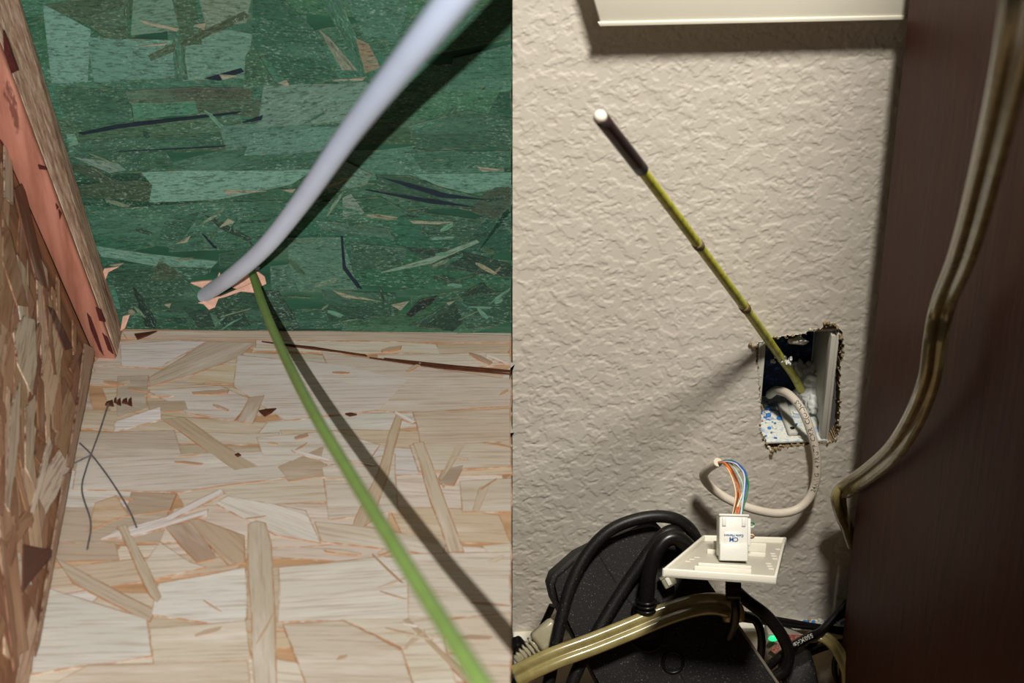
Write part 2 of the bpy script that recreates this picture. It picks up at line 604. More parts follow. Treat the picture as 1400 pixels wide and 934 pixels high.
G_D, G_O, G_M, G_L, G_P, G_B = (30, 66, 48), (54, 84, 58), (44, 96, 70), (92, 142, 122), (140, 160, 140), (122, 110, 86)
cl = (LX0 + 0.002, LX1, ZF + 0.0005, 0.92)
uvl = lambda x, y: WL.uv(WL.hit(x, y))
hole_c = uvl(315, 388)
NG = filler('wood_strand', WL, (LX0 + 0.06, 0), (ZF, 0.90), (0.016, 0.034), (0.07, 0.17), [G_D, (46, 86, 62), (42, 78, 56), (50, 92, 70), G_O, (66, 106, 86)], M_GREENS, wall_green, 0.10, 0.0002, cl,
            keep=lambda u, v: abs(u - hole_c[0]) > 0.09 or abs(v - hole_c[1]) > 0.026)
s_right = lambda y: 168 + (y - 456) * 0.307
GT = [
 ([(160,398),(258,390),(276,412),(268,428),(165,425)], (38,80,58)), ([(280,420),(345,392),(356,396),(360,440),(290,445)], (34,74,54)), ([(160,360),(290,358),(288,372),(255,384),(165,392)], (42,92,68)), ([(300,345),(350,335),(345,355),(300,366)], (40,84,62)), ([(368,362),(440,355),(440,400),(372,396)], (58,102,80)),
 ([(60,5),(100,0),(170,-10),(175,50),(160,60),(125,35)], G_O), ([(58,5),(125,40),(120,110),(70,115)], G_L),
 ([(120,50),(235,55),(240,105),(130,112)], (80,130,110)), ([(182,-5),(235,-5),(245,40),(180,48)], (84,124,100)),
 ([(280,50),(310,40),(345,45),(335,105),(250,110),(255,62)], (84,130,108)), ([(270,-8),(345,-8),(338,30),(282,40)], (96,122,98)),
 ([(170,-5),(182,-5),(176,25),(168,20)], G_O), ([(235,-10),(265,-10),(278,60),(250,60)], (52,86,58)),
 ([(202,75),(335,14),(342,22),(208,84)], (56,78,50)), ([(236,40),(252,62),(258,108),(243,108)], (46,90,64)),
 ([(345,-10),(385,-5),(430,40),(462,105),(400,118),(345,60)], (36,88,62)), ([(435,-10),(462,-10),(515,105),(500,110)], (44,98,70)),
 ([(435,40),(452,50),(488,95),(468,96)], (108,120,96)), ([(485,50),(505,60),(520,90),(500,100)], (120,110,82)),
 ([(470,-5),(560,-5),(545,60),(500,50)], (52,104,80)), ([(335,75),(345,60),(372,105),(380,118),(332,122)], (46,92,62)),
 ([(75,118),(175,122),(182,165),(115,180),(85,150)], (44,92,66)),
 ([(172,125),(265,118),(345,120),(345,135),(178,141)], (62,78,58)), ([(180,141),(268,138),(272,155),(185,163)], (58,118,88)),
 ([(268,138),(360,136),(362,160),(272,155)], (58,86,62)),
 ([(92,193),(300,180),(305,200),(96,215)], (42,88,64)), ([(300,172),(420,165),(440,195),(310,205)], (70,116,96)),
 ([(350,175),(360,118),(500,110),(520,122),(470,168)], (88,126,106)), ([(345,180),(470,170),(440,205),(335,212)], (74,122,104)),
 ([(192,234),(330,232),(430,230),(400,252),(300,272),(205,275),(208,250)], (96,146,124)), ([(92,255),(190,245),(210,250),(206,275),(98,268)], (50,76,52)),
 ([(95,222),(130,230),(170,255),(155,256),(100,232)], (52,76,54)), ([(100,212),(160,222),(175,232),(150,236)], (98,128,110)),
 ([(110,290),(280,275),(400,272),(370,325),(250,340),(130,320)], (46,98,72)), ([(225,300),(275,290),(250,330),(215,330)], (40,88,64)),
 ([(278,291),(300,298),(348,325),(340,330),(300,312)], (32,62,46)), ([(130,335),(200,345),(300,356),(290,366),(215,362),(140,350)], (88,138,116)),
 ([(150,370),(230,365),(260,385),(250,405),(160,400)], (36,78,56)), ([(180,390),(190,392),(215,440),(212,448),(200,446)], (22,50,38)),
 ([(220,352),(250,375),(225,385),(205,382)], (54,76,52)), ([(255,425),(330,420),(342,446),(270,448)], (28,62,46)),
 ([(355,395),(380,398),(400,425),(412,448),(390,452),(360,445)], (32,64,48)), ([(285,425),(296,428),(306,447),(294,447)], (22,48,36)),
 ([(512,238),(560,240),(600,255),(672,273),(640,286),(520,264)], (40,80,58)), ([(565,236),(699,234),(699,256),(640,262),(600,252)], (84,136,112)),
 ([(640,286),(676,254),(699,252),(699,282),(675,300)], (52,74,54)), ([(555,338),(620,342),(699,360),(699,378),(590,365)], (30,60,46)),
 ([(430,300),(530,312),(540,325),(440,315)], (32,62,48)), ([(392,325),(468,322),(490,395),(410,398),(395,360)], (66,112,88)),
 ([(480,330),(555,338),(550,365),(480,368)], (42,86,62)), ([(560,445),(660,385),(678,403),(620,452)], (28,60,44)),
 ([(555,428),(575,408),(600,402),(590,415),(562,432)], (18,36,30)), ([(440,395),(540,400),(545,430),(450,440)], (36,76,54)),
 ([(440,275),(520,268),(560,290),(480,310)], (40,90,62)), ([(580,290),(660,300),(640,330),(575,320)], (42,84,60)),
 ([(620,405),(699,395),(699,440),(640,448)], (38,80,58)), ([(520,372),(585,352),(652,326),(656,330),(590,358)], (104,138,112)),
 ([(560,170),(640,150),(699,160),(699,200),(570,205)], (42,86,62)), ([(620,80),(699,60),(699,110),(610,125)], (48,102,76)),
 ([(560,205),(699,205),(699,228),(575,230)], (46,96,72)), ([(90,180),(104,182),(108,196),(95,198)], (88,140,112)),
 ([(440,225),(470,218),(508,238),(500,252),(450,262)], (76,118,94)), ([(468,268),(480,262),(500,290),(470,295)], (100,128,108)),
]
def tone(c):
    g = (c[0] + c[1] + c[2]) / 3
    return tuple(min(255, (x * 0.86 + g * 0.14) * 0.94 + d) for x, d in zip(c, (4, 0, -1)))
for k, (px, c) in enumerate(GT):
    c = tone(c)
    trace('wood_strand', WL, px, 0.0009 + k * 0.000015, c, M_GREENS, wall_green, cl, ragged=0.0007, rim_w=0.0011)
random.seed(23)
for k in range(95):
    x, y = random.uniform(95, 690), (random.uniform(270, 445) if k % 3 else random.uniform(110, 445))
    if 255 < x < 380 and 355 < y < 425 or x < s_right(y) + 10:
        continue
    L, wd, a = random.uniform(9, 45), random.uniform(1.6, 7), random.gauss(0, 0.5)
    ca, sa = math.cos(a), math.sin(a)
    px = [(min(x + p * ca - q * sa, 699), y + p * sa + q * ca) for p, q in ((-L / 2, -wd * .2), (-L * .1, -wd * .55), (L / 2, -wd * .3), (L * .42, wd * .4), (0, wd * .5), (-L * .45, wd * .3))]
    c = random.choice([(26, 56, 42), (34, 70, 50), (44, 88, 64), (60, 84, 58), (84, 124, 100), (96, 112, 86), (40, 62, 44), (122, 118, 90)])
    trace('wood_strand', WL, px, 0.00176 + k * 0.000002, c, M_GREENS, wall_green, cl, ragged=0.0005, rim_w=0.0005)
for px in ([(108,181),(160,169),(330,151),(325,154),(165,174),(115,183)], [(350,160),(360,156),(358,163),(332,166)], [(525,242),(560,249),(610,263),(667,272),(605,269),(560,255)],
           [(280,106),(330,92),(334,97),(300,109)], [(466,322),(469,322),(473,362),(495,394),(488,391),(469,366)], [(500,258),(600,272),(650,282),(590,277)], [(276,318),(281,320),(297,338),(293,338)], [(170,205),(310,198),(300,200),(160,206)]):
    trace('split', WL, px, 0.0019, (24, 36, 40), M_NAVY, wall_green, cl, rim_w=0.0003)
for px in ([(262,384),(290,381),(285,386),(266,389)], [(240,332),(262,320),(256,330)], [(560,300),(620,302),(600,305),(565,304)], [(150,361),(170,358),(163,363)], [(652,226),(690,231),(660,233)], [(385,258),(405,257),(400,262)],
           [(225,415),(235,413),(232,420)], [(305,258),(365,260),(310,264)], [(300,310),(312,297),(322,302)], [(455,395),(480,402),(520,410),(470,405)], [(535,415),(560,410),(548,423)], [(610,412),(622,410),(614,416)], [(190,25),(245,38),(243,42),(200,32)], [(190,62),(230,57),(226,61)], [(265,33),(282,30),(280,40)], [(300,100),(328,102),(305,108)], [(455,108),(500,104),(496,109)], [(380,112),(392,108),(398,118)]):
    trace('paint_bare_chip', WL, px, 0.0021, (132, 128, 104), M_GREENS, wall_green, cl, rim_w=0.0003)
# torn wood round the hole
for px, hh in (([(262,385),(275,382),(322,378),(320,384),(280,391)], .0035), ([(272,410),(300,400),(296,415),(288,420),(280,412)], .005), ([(296,404),(330,388),(352,380),(350,396),(330,395),(312,402)], .0045),
               ([(318,390),(345,370),(348,388),(335,397)], .003), ([(352,366),(362,374),(366,385),(356,390),(350,380)], .004), ([(297,378),(301,368),(304,375),(302,384)], .0055), ([(280,398),(305,384),(312,394),(290,408)], .002)):
    trace('torn_splinter', WL, px, hh, (222, 174, 150), M_TORN, wall_green, cl, rim_w=0.0004, ragged=0.001)

# --- deck
DY0 = 0.60
dq = [V((LX0, DY0, ZF)), V((LX1, DY0, ZF)), V((LX1, WL.p(0, 0).y - 0.0005, ZF)), V((LX0, WL.p(LX0, 0).y - 0.0005, ZF))]
deck = slab('floor', dq, (0, 0, 1), 0.018, M_FLOORB)
tag(deck, 'pale strand board deck', kind='structure')
fc = (LX0 + 0.02, LX1, DY0 + 0.004, WL.p(-0.2, 0).y - 0.002)
F_T, F_L, F_W, F_K = (182, 163, 140), (204, 195, 184), (197, 183, 164), (172, 152, 129)
filler('wood_strand', FL, (-0.40, 0), (DY0 + 0.02, WL.p(0, 0).y), (0.016, 0.04), (0.06, 0.16), [F_W, F_L, F_W, (200, 180, 152), F_T], M_FLOORS, deck, 0.08, 0.0002, fc)
FT = [
 ([(168,453),(420,452),(699,459),(699,470),(420,468),(240,465),(172,463)], (208,182,154)), ([(165,472),(240,466),(284,468),(215,505),(165,503)], (212,200,188)),
 ([(440,482),(699,520),(699,556),(560,566),(470,560)], (205,186,164)), ([(283,468),(350,470),(325,492),(270,512),(205,530),(204,518)], (190,170,142)),
 ([(325,486),(470,500),(560,520),(520,562),(390,577),(345,548),(318,530)], (208,194,178)), ([(160,515),(203,515),(200,560),(160,572)], (182,162,138)),
 ([(200,535),(300,528),(345,548),(320,578),(255,566)], (206,192,176)), ([(200,550),(255,548),(260,562),(205,566)], (182,158,128)), ([(105,592),(240,590),(250,628),(100,632)], (190,170,146)), ([(156,578),(220,558),(222,575),(156,592)], (226,218,210)),
 ([(105,628),(300,620),(400,618),(425,650),(250,674),(98,672)], (206,192,174)), ([(222,575),(250,572),(330,625),(355,640),(320,646),(300,632)], (188,164,130)),
 ([(340,545),(362,542),(345,582),(323,578)], (182,158,130)), ([(350,600),(460,590),(520,610),(500,640),(360,630)], (210,198,180)),
 ([(378,640),(445,610),(440,630),(460,650),(395,660)], (186,160,130)), ([(440,640),(540,622),(545,700),(450,712)], (206,190,168)),
 ([(565,565),(699,560),(699,605),(575,612)], (200,178,150)), ([(560,610),(699,606),(699,640),(572,648)], (204,186,160)),
 ([(620,612),(637,608),(606,668),(598,656)], (196,172,138)), ([(613,640),(634,637),(622,665),(598,664)], (168,144,118)), ([(628,660),(699,655),(699,702),(632,702)], (202,184,158)),
 ([(540,570),(552,568),(532,650),(512,712),(480,735),(484,712),(515,650)], (194,168,134)), ([(565,608),(579,605),(602,665),(634,757),(612,757),(590,690)], (202,180,150)),
 ([(430,715),(500,722),(612,742),(606,762),(440,742)], (206,188,162)), ([(655,668),(670,664),(655,700),(645,700)], (198,176,146)),
 ([(293,690),(312,680),(420,700),(440,745),(378,735),(340,716)], (214,202,184)), ([(255,712),(275,712),(335,735),(335,770),(312,776)], (190,162,128)),
 ([(180,675),(243,677),(232,700),(170,708)], (180,154,126)), ([(220,742),(260,770),(282,778),(208,796),(198,770)], (210,194,170)), ([(225,722),(262,716),(298,765),(270,772)], (176,146,118)),
 ([(76,765),(215,836),(205,852),(98,800)], (192,170,142)), ([(215,800),(336,777),(340,845),(330,862),(205,842)], (216,208,192)), ([(58,805),(202,848),(208,900),(42,925)], (206,197,180)),
 ([(140,738),(160,728),(228,709),(232,716),(165,738)], (220,208,198)), ([(222,711),(262,689),(302,670),(308,677),(270,697),(230,716)], (216,204,194)), ([(165,734),(215,718),(285,698),(284,707),(215,727),(175,738)], (222,210,200)),
 ([(130,690),(160,680),(176,705),(120,728)], (196,160,118)), ([(160,722),(172,720),(205,780),(223,818),(216,827),(205,815)], (194,174,144)),
 ([(380,778),(560,760),(560,850),(380,853)], (212,200,180)), ([(555,760),(699,757),(699,842),(558,850)], (208,192,168)),
 ([(385,857),(470,850),(550,892),(565,940),(420,940)], (202,184,158)), ([(470,850),(600,848),(625,940),(565,940),(548,888)], (208,192,164)), ([(605,850),(699,840),(699,940),(640,940)], (206,186,158)),
 ([(205,862),(338,850),(345,905),(210,912)], (208,190,162)), ([(120,912),(340,905),(345,945),(60,945)], (204,184,156)), ([(550,850),(560,848),(650,934),(640,940)], (186,160,126)),
 ([(338,719),(350,715),(363,717),(371,745),(375,800),(378,940),(348,940),(340,800)], (192,173,144)),
]
for k, (px, c) in enumerate(FT):
    trace('wood_strand', FL, px, 0.0008 + k * 0.000015, c, M_FLOORS, deck, fc, ragged=0.0006, rim_w=0.0013)
random.seed(31)
for k in range(48):
    x, y = random.uniform(150, 690), random.uniform(475, 925)
    if x < 150 - (y - 490) * 0.2:
        continue
    L, wd, a = random.uniform(12, 60), random.uniform(1.5, 6), random.gauss(0, 0.45)
    ca, sa = math.cos(a), math.sin(a)
    px = [(min(x + p * ca - q * sa, 699), y + p * sa + q * ca) for p, q in ((-L / 2, -wd * .2), (-L * .1, -wd * .55), (L / 2, -wd * .3), (L * .42, wd * .4), (0, wd * .5), (-L * .45, wd * .3))]
    c = random.choice([(196, 160, 120), (186, 150, 114), (176, 142, 112), (222, 212, 200), (206, 186, 158), (190, 164, 130)])
    trace('wood_strand', FL, px, 0.00155 + k * 0.000002, c, M_FLOORS, deck, fc, ragged=0.0006, rim_w=0.0006)
for px in ([(420,476),(500,487.5),(502,489),(440,480)], [(525,492),(620,502),(700,509),(700,511),(620,504.5)], [(505,491),(600,503.5),(700,514),(600,505.5)], [(358,469),(430,477),(470,484),(420,478.5)],
           [(184,459),(215,455),(200,462),(188,466)], [(354,564),(364,562),(378,561),(372,566),(362,571),(358,568)], [(472,568),(480,567),(488,569),(478,571)], [(321,624),(326,622),(330,625),(325,627)]):
    trace('split', FL, [(min(x, 699), y) for x, y in px], 0.0018, (80, 44, 28), M_CRACK, deck, fc, rim_w=0.0003)
for line, wd in (([(148,552),(136,590),(118,640),(112,672),(124,715),(119,752)], .0005), ([(109,606),(125,622),(150,655),(175,695),(187,722)], .0005), ([(102,633),(125,622)], .0006)):
    pts = catmull([FL.hit(x, y, 0.0022) for x, y in line], 6)
    o = sweep('pencil_line', pts, [(-wd, -0.0004), (wd, -0.0004), (wd * .6, 0.0002), (-wd * .6, 0.0002)], M_PENCIL, deck, smooth=False)
for (x, y, ww, hh) in ((150, 554, 6, 4), (163, 552, 3, 5), (171, 551, 4, 4), (178, 552, 3, 6), (158, 550, 2, 4)):
    trace('ink_mark', FL, [(x - ww, y + hh * .6), (x + ww, y + hh), (x + ww * .7, y - hh), (x - ww * .6, y - hh * .4)], 0.0021, (60, 50, 40), M_CRACK, deck, fc, rim_w=0.0002)

# --- stud leaning in the corner
s_l1 = lambda y: 130 + (y - 490) * 0.437
s_l2 = lambda y: 157 + (y - 490) * 0.372
s_l3 = lambda y: 168 + (y - 456) * 0.307
foot = FL.hit(130, 490)
OFFB = (foot - WL.o).dot(WL.n)
YT = -70
A0, B0 = FL.hit(s_l1(490), 490), FL.hit(s_l2(492), 492)
C0 = WL.hit(s_l3(456), 456, 0.003)
C0.z = ZF
OFFT = OFFB * 1.25
A1, B1, C1 = WL.hit(s_l1(YT), YT, OFFT), WL.hit(s_l2(YT), YT, OFFT), WL.hit(s_l3(YT), YT, 0.003)
D0, D1 = A0 + (C0 - B0), A1 + (C1 - B1)
stud = empty('stud', (A0 + C0) / 2, 'leaning lumber stud with coral painted front face in the strand board corner', 'stud')
nb = ((B1 - B0).cross(A0 - B0)).normalized()
if nb.dot(CAM - B0) < 0: nb = -nb
th = 0.0045
bm = bmesh.new()
vs = [bm.verts.new(p) for p in (A0 - nb * th, B0 - nb * th, C0, D0, A1 - nb * th, B1 - nb * th, C1, D1)]
for f in ((0, 1, 2, 3), (4, 5, 6, 7), (0, 1, 5, 4), (1, 2, 6, 5), (2, 3, 7, 6), (3, 0, 4, 7)):
    bm.faces.new([vs[i] for i in f])
bmesh.ops.bevel(bm, geom=list(bm.edges), offset=0.0008, segments=1, affect='EDGES')
o = bm_obj('rough_sawn_core', bm, M_ROUGH, stud)
o['label'] = 'rough sawn grey brown side of the stud'
o = slab('coral_face_board', [A0, B0, B1, A1], nb, th, M_CORAL, stud, 0.0007, 1)
o['label'] = 'smooth coral coloured front face'
# gouges in the coral face
PS = Plane(A0, B0 - A0, A1 - A0)
if PS.n.dot(CAM - A0) < 0: PS = Plane(A0, A0 - B0, A1 - A0)
M_GOUGE = plain('dark_gouge', (74, 34, 30), 0.9, 0.1, 0.2, 200)
for px in ([(119,428),(124,434),(132,455),(142,486),(136,478),(124,450)], [(131,420),(138,424),(144,440),(136,438)], [(140,455),(147,462),(155,484),(148,478)], [(52,320),(58,325),(64,342),(56,334)], [(80,286),(84,292),(82,300)], [(4,40),(10,55),(24,95),(16,100),(6,70)], [(52,225),(62,228),(64,232),(54,231)], [(76,278),(80,284),(78,287)], [(0,190),(4,195),(8,205),(3,203)]):
    trace('gouge', PS, px, 0.0006, (74, 34, 30), M_GOUGE, stud, rim_w=0.0002)
PS2 = Plane(B0, C0 - B0, B1 - B0)
if PS2.n.dot(CAM - B0) < 0: PS2 = Plane(B0, B0 - C0, B1 - B0)
for px in ([(92,262),(97,268),(106,292),(100,290)], [(104,296),(110,302),(120,335),(112,328)], [(20,55),(26,62),(28,78),(22,72)], [(112,345),(118,360),(122,378),(116,368)], [(60,165),(64,172),(72,200),(66,192)]):
    trace('gouge', PS2, px, 0.0006, (74, 34, 30), M_GOUGE, stud, rim_w=0.0002)
# splinters at the stud's back edge
for px, hh in (([(140,378),(146,362),(165,360),(150,366),(146,380)], .006), ([(168,445),(172,425),(182,424),(174,442)], .008)):
    trace('torn_splinter', WL, px, hh, (150, 130, 104), M_TORN, wall_green, rim_w=0.0003, ragged=0.0006)

# --- brown strand board on the left: through the deck edge and the stud's left edge
E0, E1 = FL.hit(130, 491), FL.hit(40, 934)
ea = (E0 - E1).normalized()
LB = Plane(E1, ea, A1 - E0)
if LB.n.dot(CAM - E1) < 0:
    LB = Plane(E0, -ea, A1 - E0)
qa = [LB.uv(p) for p in (E1 + (E1 - E0) * 0.25, E0, A1 + (A1 - E0) * 0.1, E1 + (E1 - E0) * 0.25 + (A1 - E0) * 1.1)]
lq = [LB.p(u, v) for u, v in qa]
wall_left = slab('wall_left', lq, LB.n, 0.015, M_LEFTB)
tag(wall_left, 'brown strand board side panel', kind='structure')
us = [q[0] for q in qa]; vs_ = [q[1] for q in qa]
LBR = [(166, 124, 94), (178, 138, 106), (140, 98, 72), (192, 160, 130), (168, 128, 96), (150, 108, 80), (216, 196, 174)]
def in_left(u, v, m=0.0):
    p = LB.p(u, v)
    d = p - CAM
    s = d.dot(FWD)
    x, y = 700 + F * d.dot(RIGHT) / s, 467 - F * d.dot(UP) / s
    return -90 < x and -40 < y < 1010 and x < 130 + m and p.z > ZF + 0.002 and (x < s_l1(y) - 2 + m if y < 490 else True)
k = 0
gdir = math.atan2((LB.hit(20, 900) - LB.hit(30, 500)).dot(LB.b), (LB.hit(20, 900) - LB.hit(30, 500)).dot(LB.a))
tries = 0
while k < 135 and tries < 9000:
    tries += 1
    x, y = random.uniform(-60, 128), random.uniform(160, 990)
    u, v = LB.uv(LB.hit(x, y))
    L, hgt = (random.uniform(0.05, 0.12), random.uniform(0.012, 0.024)) if k < 90 else (random.uniform(0.03, 0.08), random.uniform(0.004, 0.010))
    a = gdir + random.gauss(0.0, 0.3)
    ca, sa = math.cos(a), math.sin(a)
    pts = [(u + p * ca - q * sa, v + p * sa + q * ca) for p, q in ((-L / 2, -hgt / 2), (0, -hgt * .55), (L / 2, -hgt * .3), (L / 2 * .9, hgt / 2), (0, hgt * .5), (-L / 2 * .95, hgt * .4))]
    if not all(in_left(*p) for p in pts):
        continue
    strand('wood_strand', LB, pts, 0.0004 + k * 0.000012, vary(random.choice(LBR), 12), M_LEFTS, wall_left, ragged=0.0008, grain=a)
    k += 1
for px, c in (([(14,455),(28,432),(44,440),(46,500),(40,540),(20,500)], (196,176,152)), ([(10,560),(24,520),(22,600),(8,700),(2,690)], (186,166,142)), ([(30,560),(44,540),(40,660),(30,640)], (182,160,136)), ([(60,420),(70,425),(95,478),(84,480)], (92,58,46)),
              ([(112,470),(126,478),(112,560),(95,640),(88,640),(104,540)], (168,136,112)), ([(84,650),(93,645),(72,760),(50,880),(42,900),(66,760)], (160,128,104)), ([(2,200),(12,215),(14,280),(2,270)], (184,160,136)), ([(15,260),(28,250),(62,400),(45,380)], (104,66,46)), ([(28,746),(66,752),(66,764),(34,800),(26,810)], (96,62,50)), ([(0,300),(10,320),(34,420),(20,420),(0,360)], (150,112,82))):
    trace('wood_strand', LB, px, 0.0022, c, M_LEFTS, wall_left, ragged=0.0006)

# --- white cable and green rod coming out of the torn hole
wc = empty('cable', WL.hit(290, 398), 'thick white cable rising from the torn hole in the green board', 'cable')
cp = [(268, 414, -0.02)]
dW = lambda x, y: (WL.hit(x, y) - CAM).dot(FWD)
pts = [WL.hit(262, 418, -0.03), WL.hit(282, 402, 0.004)]
for x, y, d in ((318, 377, 1.09), (362, 338, 0.99), (412, 276, 0.88), (472, 190, 0.745), (532, 112, 0.63), (592, 36, 0.535), (652, -44, 0.46), (712, -130, 0.405)):
    pts.append(at(x, y, d))
tube('jacket', pts, 0.0051, M_WCAB, wc, 20, 12)
gr = empty('fish_rod', WL.hit(345, 372), 'long green fibreglass rod bending over the pale strand board deck', 'rod')
pts = [WL.hit(338, 356, -0.03), WL.hit(344, 371, 0.004)]
for x, y, d in ((359, 416, 1.11), (384, 476, 0.98), (424, 556, 0.83), (475, 642, 0.72), (533, 736, 0.62), (588, 824, 0.545), (640, 905, 0.48), (690, 985, 0.43), (760, 1095, 0.375), (820, 1190, 0.335)):
    pts.append(at(x, y, d))
tube('rod', pts, 0.0027, M_GROD, gr, 16, 10)

# ================================================================== RIGHT PLACE: white wall, cut box opening, cabinet
COLL[0] = ROOM


def perlin(x, y, seed):
    r = np.random.default_rng(seed)
    g = r.normal(size=(256, 2)); g /= np.linalg.norm(g, axis=1)[:, None]
    perm = r.permutation(256)
    xi, yi = np.floor(x).astype(int), np.floor(y).astype(int)
    xf, yf = x - xi, y - yi
    def gr_(ix, iy, dx, dy):
        h = perm[(perm[ix & 255] + iy) & 255]
        return g[h, 0] * dx + g[h, 1] * dy
    u, v = xf ** 3 * (xf * (6 * xf - 15) + 10), yf ** 3 * (yf * (6 * yf - 15) + 10)
    a = gr_(xi, yi, xf, yf); b = gr_(xi + 1, yi, xf - 1, yf)
    c = gr_(xi, yi + 1, xf, yf - 1); d = gr_(xi + 1, yi + 1, xf - 1, yf - 1)
    return (a + u * (b - a)) + v * ((c + u * (d - c)) - (a + u * (b - a)))


def fbm(x, y, seed, o=4, gain=0.55):
    s, a = 0, 1.0
    for k in range(o):
        s = s + a * perlin(x * 2 ** k, y * 2 ** k, seed + k)
        a *= gain
    return s


def wall_paint():
    t = NT('white_wall_paint')
    f = t.noise(t.coord(), 500, 3)
    g = t.noise(t.coord(), 9, 3)
    col = t.ramp(g, [(0.3, lin((205, 198, 186))), (0.7, lin((211, 205, 194)))])
    t.bump(f, 0.15, 0.0004)
    return t.done(col, 0.5, 0.35)


M_WALL = wall_paint()
M_GYP = plain('cut_drywall_edge', (150, 130, 100), 0.95, 0.1, 0.35, 260)
M_TRIM = plain('cream_trim_paint', (226, 222, 206), 0.35, 0.45, 0.02, 20)

HP = [(1038, 469), (1048, 463), (1066, 460), (1084, 460), (1102, 455), (1124, 449), (1128, 444), (1141, 444), (1151, 455), (1152, 470), (1148, 500), (1147, 560), (1147, 588), (1138, 604), (1124, 606), (1095, 608), (1070, 610), (1056, 615), (1047, 611), (1041, 592), (1041, 550), (1037, 505), (1033, 477)]
hp = np.array([WR.uv(P(x, y)) for x, y in HP])


def inside(poly, x, y):
    r = np.zeros(x.shape, bool)
    n = len(poly)
    j = n - 1
    for i in range(n):
        xi, yi = poly[i]; xj, yj = poly[j]
        c = ((yi > y) != (yj > y)) & (x < (xj - xi) * (y - yi) / (yj - yi + 1e-12) + xi)
        r ^= c
        j = i
    return r


ZB = P(1105, 847).z                                     # top of the baseboard
RES = 0.00075
U0, U1, V0, V1 = 0.0004, 0.345, ZB - 0.004, 0.70
nu, nv = int((U1 - U0) / RES) + 1, int((V1 - V0) / RES) + 1
uu, vv = np.meshgrid(np.linspace(U0, U1, nu), np.linspace(V0, V1, nv))
wx = uu + 0.003 * perlin(uu * 120, vv * 120, 3); wy = vv + 0.003 * perlin(uu * 120 + 9, vv * 120, 5)
n1 = fbm(wx * 78, wy * 86, 21, 4, 0.62)
n2 = fbm(wx * 150, wy * 160, 33, 3, 0.6)
sst = lambda a, b, x: (lambda t: t * t * (3 - 2 * t))(np.clip((x - a) / (b - a), 0, 1))
hgt = 0.00034 * sst(-0.10, -0.01, n1) + 0.00018 * sst(0.14, 0.24, n2) + 0.00005 * fbm(uu * 60, vv * 60, 51, 2)
edge = np.clip((vv - V0) / 0.004, 0, 1)
# the cut lip of the opening puffs out a little
cu, cv = hp.mean(0)
co = np.empty((nv, nu, 3))
for k in range(3):
    co[..., k] = WR.o[k] + WR.a[k] * uu + WR.b[k] * vv + WR.n[k] * hgt
jx = 0.0016 * fbm(uu * 300, vv * 300, 71, 2); jy = 0.0016 * fbm(uu * 300, vv * 300, 81, 2)
hole = inside(hp, uu + jx, vv + jy)
fm = ~(hole[:-1, :-1] | hole[1:, :-1] | hole[:-1, 1:] | hole[1:, 1:])
idx = np.arange(nu * nv).reshape(nv, nu)
quads = np.stack([idx[:-1, :-1], idx[:-1, 1:], idx[1:, 1:], idx[1:, :-1]], -1)[fm]
# skirt back from the border of the opening: the thickness of the wallboard
def border(fm):
    e = []
    a = fm[:, :-1] & ~fm[:, 1:]; b = ~fm[:, :-1] & fm[:, 1:]
    for m, s in ((a, 0), (b, 1)):
        r, c = np.nonzero(m)
        i0, i1 = idx[r, c + 1], idx[r + 1, c + 1]
        e.append(np.stack([i1, i0] if s == 0 else [i0, i1], -1))
    a = fm[:-1] & ~fm[1:]; b = ~fm[:-1] & fm[1:]
    for m, s in ((a, 0), (b, 1)):
        r, c = np.nonzero(m)
        i0, i1 = idx[r + 1, c], idx[r + 1, c + 1]
        e.append(np.stack([i0, i1] if s == 0 else [i1, i0], -1))
    return np.concatenate(e)
be = border(fm)
bv = np.unique(be)
mp = {int(v): nu * nv + i for i, v in enumerate(bv)}
back = co.reshape(-1, 3)[bv] - np.array(WR.n) * 0.0125
sk = np.array([[a, mp[int(a)], mp[int(b)], b] for a, b in be.tolist()])
allv = np.concatenate([co.reshape(-1, 3), back])
allf = np.concatenate([quads, sk])
me = bpy.data.meshes.new('wall_right')
me.vertices.add(len(allv)); me.vertices.foreach_set('co', allv.ravel())
me.loops.add(allf.size); me.loops.foreach_set('vertex_index', allf.ravel().astype(np.int32))
me.polygons.add(len(allf)); me.polygons.foreach_set('loop_start', np.arange(0, allf.size, 4, dtype=np.int32))
mi = np.zeros(len(allf), np.int32); mi[len(quads):] = 1
me.polygons.foreach_set('material_index', mi)
sm = np.ones(len(allf), bool); sm[len(quads):] = False
me.polygons.foreach_set('use_smooth', sm)
me.update(); me.validate()
me.materials.append(M_WALL); me.materials.append(M_GYP)
wall_r = bpy.data.objects.new('wall_right', me)
link(wall_r)
tag(wall_r, 'off white wall with knockdown plaster texture and a rough cut box opening', kind='structure')
for q in (((U0, V1), (0.75, V1), (0.75, 1.15), (U0, 1.15)), ((U1, 0), (0.75, 0), (0.75, V1), (U1, V1)), ((U0, 0), (U1, 0), (U1, V0), (U0, V0))):
    slab('wall_panel', [WR.p(u, v) for u, v in q], WR.n, 0.0125, M_WALL, wall_r)

